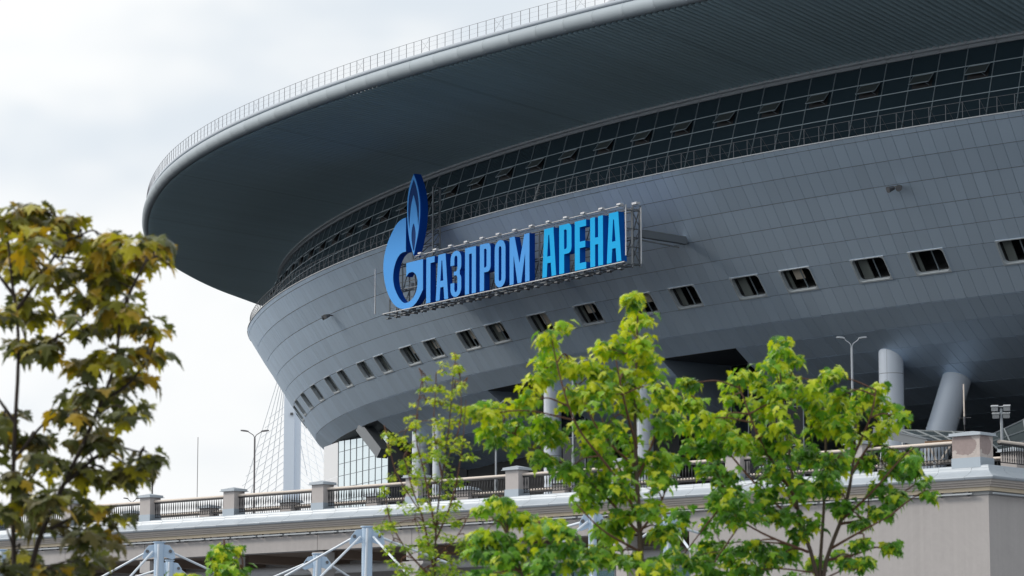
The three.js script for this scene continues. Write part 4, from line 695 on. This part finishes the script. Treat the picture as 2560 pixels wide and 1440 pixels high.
/* spec: stems [[ [px,py,dz]... , r0, r1 ]], limbs the same; clumps [px,py,rx,ry,count]; everything measured in the photo at `depth` metres */
function tree(name, label, cat, depth, seed, spec) {
  const r = rng(seed), gs = (r_) => (r() + r() + r() - 1.5) * 0.82 * r_, base = at(spec.foot[0], spec.foot[1], depth), o = thing(name, label, cat, [base.x, 0, base.z]);
  const rel = (x, y, dz = 0) => at(x, y, depth + dz).sub(V(base.x, 0, base.z)), nodes = [];
  const limb = (nm, pts, r0, r1, mat) => { const P = pts.map(([x, y, dz = 0]) => rel(x, y, dz)); if (nm === 'trunk') { P[0].y > 0 && P.unshift(V(P[0].x, P[0].y * 0.45, P[0].z), V(P[0].x, 0, P[0].z)); P.sort((a, b) => a.y - b.y); } obj(nm, tube(P, r0, r1, nm === 'trunk' ? 9 : 6), mat, o); const c = new THREE.CatmullRomCurve3(P, false, 'centripetal'); for (let i = nm === 'trunk' ? 6 : 1; i <= 14; i++) nodes.push(c.getPointAt(i / 14)); };
  for (const s of spec.trunks) limb('trunk', s[0], s[1], s[2], spec.bark);
  for (const s of spec.limbs ?? []) limb('branch', s[0], s[1] ?? 0.010, s[2] ?? 0.004, spec.twig ?? spec.bark);
  const leaves = [], twigs = [], px = depth / F;
  for (const [cx, cy, rx, ry, n, dz] of spec.clumps) {
    const c0 = rel(cx, cy, dz ?? gs(spec.deep)), near = nodes.reduce((a, b) => (b.distanceToSquared(c0) + (b.y > c0.y + 0.05 ? 0.15 : 0) < a.distanceToSquared(c0) + (a.y > c0.y + 0.05 ? 0.15 : 0) ? b : a));
    const mid = near.clone().lerp(c0, 0.55).add(V(gs(0.03), 0.03 + gs(0.03), gs(0.05)));
    twigs.push(tube([near, mid, c0], spec.twigR ?? 0.006, 0.0028, 4));
    const tips = []; const nt = Math.max(2, Math.round(n / 5));
    for (let k = 0; k < nt; k++) { const sp_ = (spec.spread ?? 1) * (spec.fill && cy > spec.fill ? 1.3 : 1), e = c0.clone().add(V(gs(rx * px * sp_), gs(ry * px * sp_), gs(rx * px * 1.3))); const from = mid.clone().lerp(c0, r()); twigs.push(tube([from, from.clone().lerp(e, 0.5).add(V(0, 0.012, 0)), e], 0.0032, 0.0016, 3)); tips.push(e); }
    const full = spec.fill && cy > spec.fill ? 1.45 : 1, nn = Math.round(n * (spec.density ?? 1) * full);
    for (let k = 0; k < nn; k++) {
      const e = tips[Math.floor(r() * nt)], s = spec.size * (0.55 + 0.75 * r()), az = r() * 2 * Math.PI, dn = spec.droop * (0.15 + 1.15 * r()), tip = V(Math.cos(az), -dn, Math.sin(az)).normalize();
      const side = V(-Math.sin(az), gs(0.5), Math.cos(az)).normalize(), up = V().crossVectors(side, tip).normalize(); if (up.y < 0) up.negate(); const sd = V().crossVectors(tip, up).normalize();
      const pos = e.clone().add(V(gs(rx * px * 0.6), gs(ry * px * 0.6), gs(rx * px * 0.7))).addScaledVector(V(Math.cos(az), 0.1, Math.sin(az)), s * 0.5);
      const m = new THREE.Matrix4().makeBasis(sd, tip, up); m.scale(V(s, s, s)); m.setPosition(pos);
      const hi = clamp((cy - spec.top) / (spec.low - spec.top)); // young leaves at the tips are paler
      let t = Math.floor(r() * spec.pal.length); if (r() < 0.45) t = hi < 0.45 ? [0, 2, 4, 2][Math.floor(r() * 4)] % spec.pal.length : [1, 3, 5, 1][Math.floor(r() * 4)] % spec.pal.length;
      leaves.push({ m, z: -pos.z, t, v: Math.floor(r() * spec.shapes.length) });
    }
  }
  obj('twigs', twigs, spec.twig ?? spec.bark, o);
  leaves.sort((a, b) => a.z - b.z);
  const rest = leaves.slice(300);
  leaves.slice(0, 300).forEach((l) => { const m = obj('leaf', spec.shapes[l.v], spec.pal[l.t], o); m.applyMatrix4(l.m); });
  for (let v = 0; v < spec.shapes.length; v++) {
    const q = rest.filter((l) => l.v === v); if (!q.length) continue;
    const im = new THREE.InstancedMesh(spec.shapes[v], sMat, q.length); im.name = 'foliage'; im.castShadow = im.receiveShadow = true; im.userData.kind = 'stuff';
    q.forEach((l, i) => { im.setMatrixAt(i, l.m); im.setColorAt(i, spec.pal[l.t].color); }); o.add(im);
  }
  return o;
}
const C = (list, n) => list.map(([x, y, rx, ry, k]) => [x, y, rx, ry, k ?? n]);
// the big green maple in the middle
tree('maple_tree', 'bright green young maple with a tall pointed top in the middle of the picture', 'maple tree', 18, 21, {
  foot: [1604, 1440], top: 740, low: 1440, fill: 1180, deep: 0.45, size: 0.055, density: 6.2, droop: 0.85, bark: M.bark, twig: M.twig, shapes: LEAVES, pal: pMats.green,
  trunks: [[[[1604, 1440], [1598, 1300], [1590, 1150], [1588, 1000], [1592, 880, 0], [1594, 790]], 0.038, 0.006]],
  limbs: [[[[1597, 1290], [1530, 1180, -0.1], [1440, 1060, -0.2], [1390, 900, -0.25], [1378, 835, -0.25]]], [[[1590, 1170], [1500, 1080, 0.1], [1440, 960, 0.2], [1400, 905, 0.2]]], [[[1595, 1330], [1480, 1210, 0.2], [1340, 1120, 0.3], [1230, 1050, 0.35], [1185, 1035, 0.35]]], [[[1592, 1120], [1560, 1000, -0.2], [1540, 900, -0.25]]], [[[1592, 1200], [1640, 1080, 0.15], [1655, 985, 0.2]]], [[[1600, 1380], [1500, 1320, -0.3], [1440, 1260, -0.3]]], [[[1600, 1330], [1650, 1260, -0.2], [1680, 1180, -0.2]]], [[[1596, 1260], [1540, 1150, 0.3], [1500, 1030, 0.35]]]],
  clumps: C([[1593, 768, 30, 32, 11], [1575, 820, 48, 40], [1610, 850, 40, 40, 12], [1385, 838, 40, 34, 14], [1362, 905, 42, 36, 14], [1345, 935, 30, 26, 9], [1430, 900, 55, 40], [1480, 930, 48, 40], [1545, 885, 50, 40], [1605, 925, 55, 50], [1560, 950, 50, 40], [1490, 1000, 50, 42], [1425, 985, 36, 36, 11], [1330, 1005, 45, 32, 14], [1250, 1030, 50, 32, 15], [1200, 1038, 32, 24, 9], [1215, 1085, 40, 26, 9], [1300, 1075, 50, 36, 14], [1275, 1120, 32, 36, 8], [1370, 1085, 52, 40], [1440, 1080, 52, 44], [1520, 1060, 58, 46], [1605, 1030, 50, 50], [1655, 985, 46, 44, 14], [1665, 1060, 44, 44, 13], [1500, 1140, 60, 46], [1585, 1130, 55, 50], [1435, 1165, 55, 40], [1385, 1150, 36, 28, 8], [1650, 1150, 46, 44, 13], [1540, 1220, 60, 46], [1620, 1230, 50, 46], [1460, 1240, 46, 36, 10], [1580, 1310, 60, 46], [1650, 1330, 48, 42, 13], [1500, 1320, 50, 40, 12], [1550, 1390, 60, 44], [1640, 1420, 55, 40], [1480, 1410, 50, 40, 12]], 17) });
// the bushy maple to its right
tree('maple_tree', 'broad many-stemmed green maple at right before the plain plaster wall', 'maple tree', 18.6, 33, {
  foot: [2058, 1440], top: 860, low: 1440, fill: 1190, deep: 0.55, size: 0.054, density: 6.2, droop: 0.85, bark: M.bark, twig: M.twig, shapes: LEAVES, pal: pMats.deep,
  trunks: [[[[2058, 1440], [2080, 1360], [2110, 1280], [2130, 1180, -0.1], [2140, 1060, -0.15]], 0.03, 0.008], [[[2042, 1440], [2000, 1300], [1975, 1150, 0.15], [1960, 1020, 0.15], [1945, 890, 0.15]], 0.028, 0.006], [[[2050, 1440], [2060, 1260, 0.25], [2065, 1100, 0.3], [2070, 970, 0.3]], 0.024, 0.006]],
  limbs: [[[[2105, 1300], [2180, 1230, -0.2], [2250, 1150, -0.25], [2285, 1120, -0.25]]], [[[2100, 1310], [2190, 1290, 0.2], [2260, 1230, 0.25], [2305, 1200, 0.25]]], [[[2080, 1370], [2150, 1330, -0.2], [2225, 1290, -0.3]]], [[[2070, 1400], [2140, 1385, 0.1], [2195, 1368, 0.1], [2232, 1385, 0.1]]], [[[1985, 1240], [1900, 1100, -0.2], [1850, 970, -0.25]]], [[[2005, 1320], [1880, 1200, 0.2], [1770, 1060, 0.3], [1728, 975, 0.3]]], [[[2130, 1180], [2190, 1090, 0.1], [2240, 1040, 0.1]]], [[[2130, 1150], [2180, 1030, -0.2], [2190, 975, -0.2]]], [[[2020, 1380], [1900, 1330, -0.3], [1800, 1270, -0.35]]], [[[1990, 1270], [1930, 1180, 0.4], [1850, 1110, 0.45]]]],
  clumps: C([[1945, 872, 34, 28, 12], [1930, 910, 46, 36, 16], [1990, 905, 24, 20, 5], [1965, 950, 32, 32, 9], [1850, 955, 36, 30, 12], [1890, 965, 40, 34, 13], [1835, 990, 30, 26, 8], [1735, 958, 34, 30, 12], [1722, 1005, 34, 36, 11], [1745, 1060, 46, 40, 15], [1810, 1050, 40, 40, 13], [1975, 995, 46, 40, 16], [2070, 945, 40, 34, 14], [2045, 985, 48, 40, 16], [2110, 985, 40, 34, 13], [2180, 975, 40, 32, 14], [2150, 1020, 46, 38, 15], [2215, 1040, 40, 34, 13], [2250, 1048, 22, 20, 5], [2210, 1085, 36, 30, 9], [1900, 1030, 50, 44], [1970, 1060, 52, 44], [2050, 1060, 55, 46], [2120, 1080, 50, 44], [1850, 1110, 52, 44], [1930, 1130, 55, 46], [2010, 1140, 55, 46], [2090, 1150, 52, 44], [2160, 1150, 42, 40, 12], [1780, 1130, 46, 42], [1720, 1130, 36, 36, 10], [2250, 1135, 40, 30, 14], [2285, 1150, 22, 24, 6], [2215, 1170, 36, 30, 10], [2280, 1195, 34, 28, 10], [2315, 1225, 18, 22, 5], [2230, 1235, 36, 30, 10], [2170, 1230, 40, 36, 10], [1800, 1200, 52, 44], [1880, 1210, 55, 46], [1960, 1220, 55, 46], [2040, 1220, 52, 44, 13], [2100, 1240, 40, 36, 9], [2215, 1285, 30, 30, 8], [2160, 1300, 30, 26, 5], [1770, 1280, 50, 44], [1850, 1290, 55, 46], [1930, 1300, 52, 44], [2000, 1310, 44, 40, 11], [1790, 1360, 52, 44], [1870, 1370, 52, 44], [1950, 1390, 50, 42, 14], [1770, 1430, 52, 40], [1860, 1430, 50, 40], [2160, 1350, 24, 22, 6], [2215, 1368, 24, 26, 8], [2140, 1395, 30, 22, 8], [2160, 1425, 30, 20, 7], [2105, 1410, 30, 24, 6], [2020, 1430, 40, 34, 10], [1700, 1400, 40, 40, 10]], 18) });
// low maple between the birch and the big maple
tree('maple_tree', 'low dark green maple crown at the bottom between birch and big maple', 'maple tree', 16.5, 47, {
  foot: [1330, 1560], top: 1225, low: 1440, fill: 1290, deep: 0.4, size: 0.052, density: 4.4, droop: 1.0, bark: M.bark, twig: M.twig, shapes: LEAVES, pal: pMats.deep,
  trunks: [[[[1330, 1560], [1310, 1450], [1270, 1340], [1250, 1250]], 0.022, 0.005]],
  limbs: [[[[1312, 1450], [1370, 1390], [1420, 1335]]], [[[1300, 1430], [1240, 1380], [1190, 1350]]], [[[1285, 1400], [1330, 1340], [1350, 1310]]]],
  clumps: C([[1248, 1250, 26, 24, 9], [1270, 1275, 34, 28, 12], [1230, 1300, 34, 28, 10], [1300, 1320, 44, 32], [1250, 1345, 46, 34], [1200, 1345, 36, 28, 11], [1350, 1320, 46, 28, 14], [1405, 1335, 34, 24, 10], [1400, 1370, 42, 30], [1340, 1370, 46, 32], [1280, 1390, 46, 32], [1220, 1400, 44, 32], [1370, 1415, 44, 30], [1300, 1430, 50, 30], [1440, 1420, 40, 30, 11], [1235, 1440, 44, 26]], 16) });
// small maple top at lower left
tree('maple_tree', 'small yellow-green maple top at the bottom left before the colonnade', 'maple tree', 20, 58, {
  foot: [578, 1600], top: 1345, low: 1440, deep: 0.2, size: 0.055, density: 3.6, droop: 1.0, bark: M.bark, twig: M.twig, shapes: LEAVES, pal: pMats.green,
  trunks: [[[[578, 1600], [576, 1500], [572, 1420], [562, 1362]], 0.02, 0.005]], limbs: [[[[576, 1500], [600, 1450], [608, 1425]]], [[[576, 1510], [520, 1465], [480, 1440]]]],
  clumps: C([[560, 1368, 20, 18, 12], [552, 1388, 22, 20, 13], [585, 1385, 22, 22, 12], [565, 1412, 34, 22, 17], [600, 1425, 22, 20, 11], [555, 1438, 36, 20, 16], [612, 1442, 20, 14, 8], [472, 1438, 22, 14, 10], [495, 1446, 18, 12, 7]], 14) });
// the brown-green maple at the left, nearest
tree('maple_tree', 'brownish olive maple close by at the left edge, out of focus against the sky', 'maple tree', 12.6, 71, {
  foot: [70, 1520], top: 520, low: 1440, deep: 0.4, size: 0.074, density: 2.4, droop: 0.55, bark: M.barkDark, twig: M.barkDark, twigR: 0.005, shapes: LEAVES, pal: pMats.brown,
  trunks: [[[[35, 1440], [32, 1250], [38, 1060], [46, 900], [42, 780], [34, 735], [20, 600]], 0.02, 0.006], [[[70, 1460], [105, 1330], [160, 1210], [230, 1060, -0.1], [290, 900, -0.1], [300, 760, -0.1]], 0.024, 0.006]],
  limbs: [[[[38, 780], [110, 680], [170, 600], [210, 590]]], [[[295, 800], [340, 700], [370, 650], [400, 640]]], [[[44, 900], [150, 840], [220, 780]]], [[[250, 1010], [320, 960], [370, 900]]], [[[160, 1210], [280, 1120], [350, 1130]]], [[[40, 1060], [-30, 960]]], [[[36, 1150], [110, 1060], [150, 1040]]], [[[34, 1250], [90, 1180]]], [[[36, 740], [-40, 640]]], [[[110, 1330], [200, 1290], [260, 1300]]]],
  clumps: C([[30, 545, 55, 34], [105, 530, 46, 28, 14], [160, 562, 34, 26, 9], [10, 610, 60, 44], [95, 600, 55, 42], [60, 665, 50, 36, 14], [200, 600, 46, 30, 14], [270, 610, 44, 28, 14], [360, 615, 40, 26, 13], [395, 648, 30, 22, 10], [345, 655, 36, 26, 10], [165, 668, 32, 30, 8], [245, 665, 50, 36, 15], [295, 710, 44, 34, 14], [130, 690, 36, 34, 8], [70, 740, 30, 30, 6], [85, 800, 38, 40, 11], [20, 800, 42, 40, 12], [215, 745, 36, 26, 9], [320, 770, 52, 36, 16], [375, 830, 34, 34, 10], [290, 815, 50, 36, 15], [210, 830, 46, 36, 13], [140, 860, 44, 34, 11], [70, 870, 40, 34, 9], [375, 890, 34, 36, 10], [310, 890, 52, 40, 16], [230, 895, 44, 36, 12], [325, 955, 46, 38, 14], [215, 985, 48, 34, 14], [265, 1020, 52, 40, 16], [335, 1035, 36, 36, 11], [170, 1040, 46, 38, 13], [75, 1090, 48, 40, 14], [10, 1050, 40, 40, 11], [115, 1150, 46, 38, 13], [270, 1100, 52, 38, 15], [200, 1110, 46, 40, 13], [350, 1145, 30, 36, 9], [370, 1165, 18, 24, 4], [325, 1170, 32, 28, 8], [200, 1175, 52, 40, 15], [280, 1200, 42, 34, 12], [30, 1180, 46, 42, 14], [-20, 1110, 40, 60, 10], [100, 1240, 52, 40, 14], [190, 1250, 46, 38, 12], [260, 1290, 42, 40, 13], [20, 1290, 48, 44, 14], [250, 1345, 30, 34, 9], [110, 1320, 50, 40, 13], [185, 1350, 46, 38, 12], [40, 1390, 50, 44, 13], [210, 1410, 46, 36, 12], [130, 1420, 50, 40, 12], [-10, 1420, 40, 40, 9]], 18) });
// the thin birch
tree('birch_sapling', 'slender birch sapling with small pale leaves left of the big maple', 'birch', 17.5, 88, {
  foot: [1092, 1560], top: 880, low: 1440, fill: 1330, deep: 0.3, size: 0.025, spread: 1.5, droop: 0.7, bark: M.bark, twig: M.twig, twigR: 0.0035, shapes: BIRCH, pal: pMats.birch,
  trunks: [[[[1088, 1560], [1087, 1435], [1092, 1294], [1108, 1177], [1125, 1040], [1132, 950], [1140, 890]], 0.014, 0.003]],
  limbs: [[[[1086, 1430], [1055, 1290], [1030, 1220], [1010, 1140]], 0.009, 0.003], [[[1090, 1330], [1060, 1180], [1040, 1090], [1055, 940]], 0.008, 0.002], [[[1105, 1190], [1085, 1080], [1090, 960]], 0.007, 0.002], [[[1090, 1350], [1130, 1250], [1155, 1120], [1165, 1000]], 0.007, 0.002], [[[1085, 1450], [1020, 1380], [975, 1300], [962, 1230]], 0.008, 0.002], [[[1088, 1400], [1150, 1330], [1175, 1280]], 0.006, 0.002], [[[1050, 1280], [990, 1180], [968, 1090]], 0.005, 0.002], [[[1110, 1170], [1150, 1060], [1150, 930]], 0.005, 0.002]],
  clumps: C([[1140, 890, 8, 12, 5], [1133, 915, 14, 14, 8], [1112, 925, 12, 14, 6], [1148, 940, 14, 16, 8], [1060, 940, 8, 14, 6], [1058, 968, 14, 14, 9], [1100, 970, 22, 18, 13], [1135, 975, 20, 18, 12], [1160, 965, 10, 16, 6], [1065, 1005, 24, 18, 13], [1105, 1015, 26, 22, 16], [1145, 1020, 22, 22, 14], [1040, 1045, 24, 20, 13], [1080, 1055, 30, 24, 18], [1130, 1065, 28, 24, 17], [965, 1080, 10, 20, 7], [1010, 1085, 20, 22, 11], [1045, 1105, 28, 24, 16], [1095, 1110, 32, 26, 20], [1145, 1110, 24, 24, 14], [975, 1125, 14, 22, 8], [1015, 1140, 24, 24, 14], [1065, 1155, 32, 26, 20], [1120, 1160, 32, 26, 18], [1165, 1150, 22, 20, 9], [985, 1185, 22, 22, 11], [1035, 1200, 30, 26, 16], [1090, 1210, 34, 26, 18], [1140, 1215, 24, 24, 11], [965, 1235, 16, 22, 8], [1010, 1245, 30, 24, 14], [1070, 1260, 34, 26, 17], [1125, 1265, 26, 24, 12], [975, 1295, 22, 24, 11], [1030, 1305, 34, 26, 18], [1090, 1315, 34, 26, 18], [1150, 1300, 24, 22, 12], [985, 1355, 30, 26, 16], [1050, 1370, 40, 28, 24], [1115, 1375, 36, 28, 22], [1165, 1355, 26, 26, 15], [1000, 1415, 38, 26, 22], [1070, 1425, 40, 26, 26], [1140, 1425, 40, 26, 24], [1185, 1400, 26, 26, 15]], 14), density: 5.5 });

// ------------------------------------------------------------------ draw
scene.traverse((o) => { if (o.isMesh) { o.castShadow = true; o.receiveShadow = true; } });
const renderer = new THREE.WebGLRenderer({ antialias: true });
renderer.setSize(1024, 576);
renderer.toneMapping = THREE.LinearToneMapping; renderer.toneMappingExposure = EXPOSURE;
renderer.shadowMap.enabled = true;
renderer.render(scene, camera);
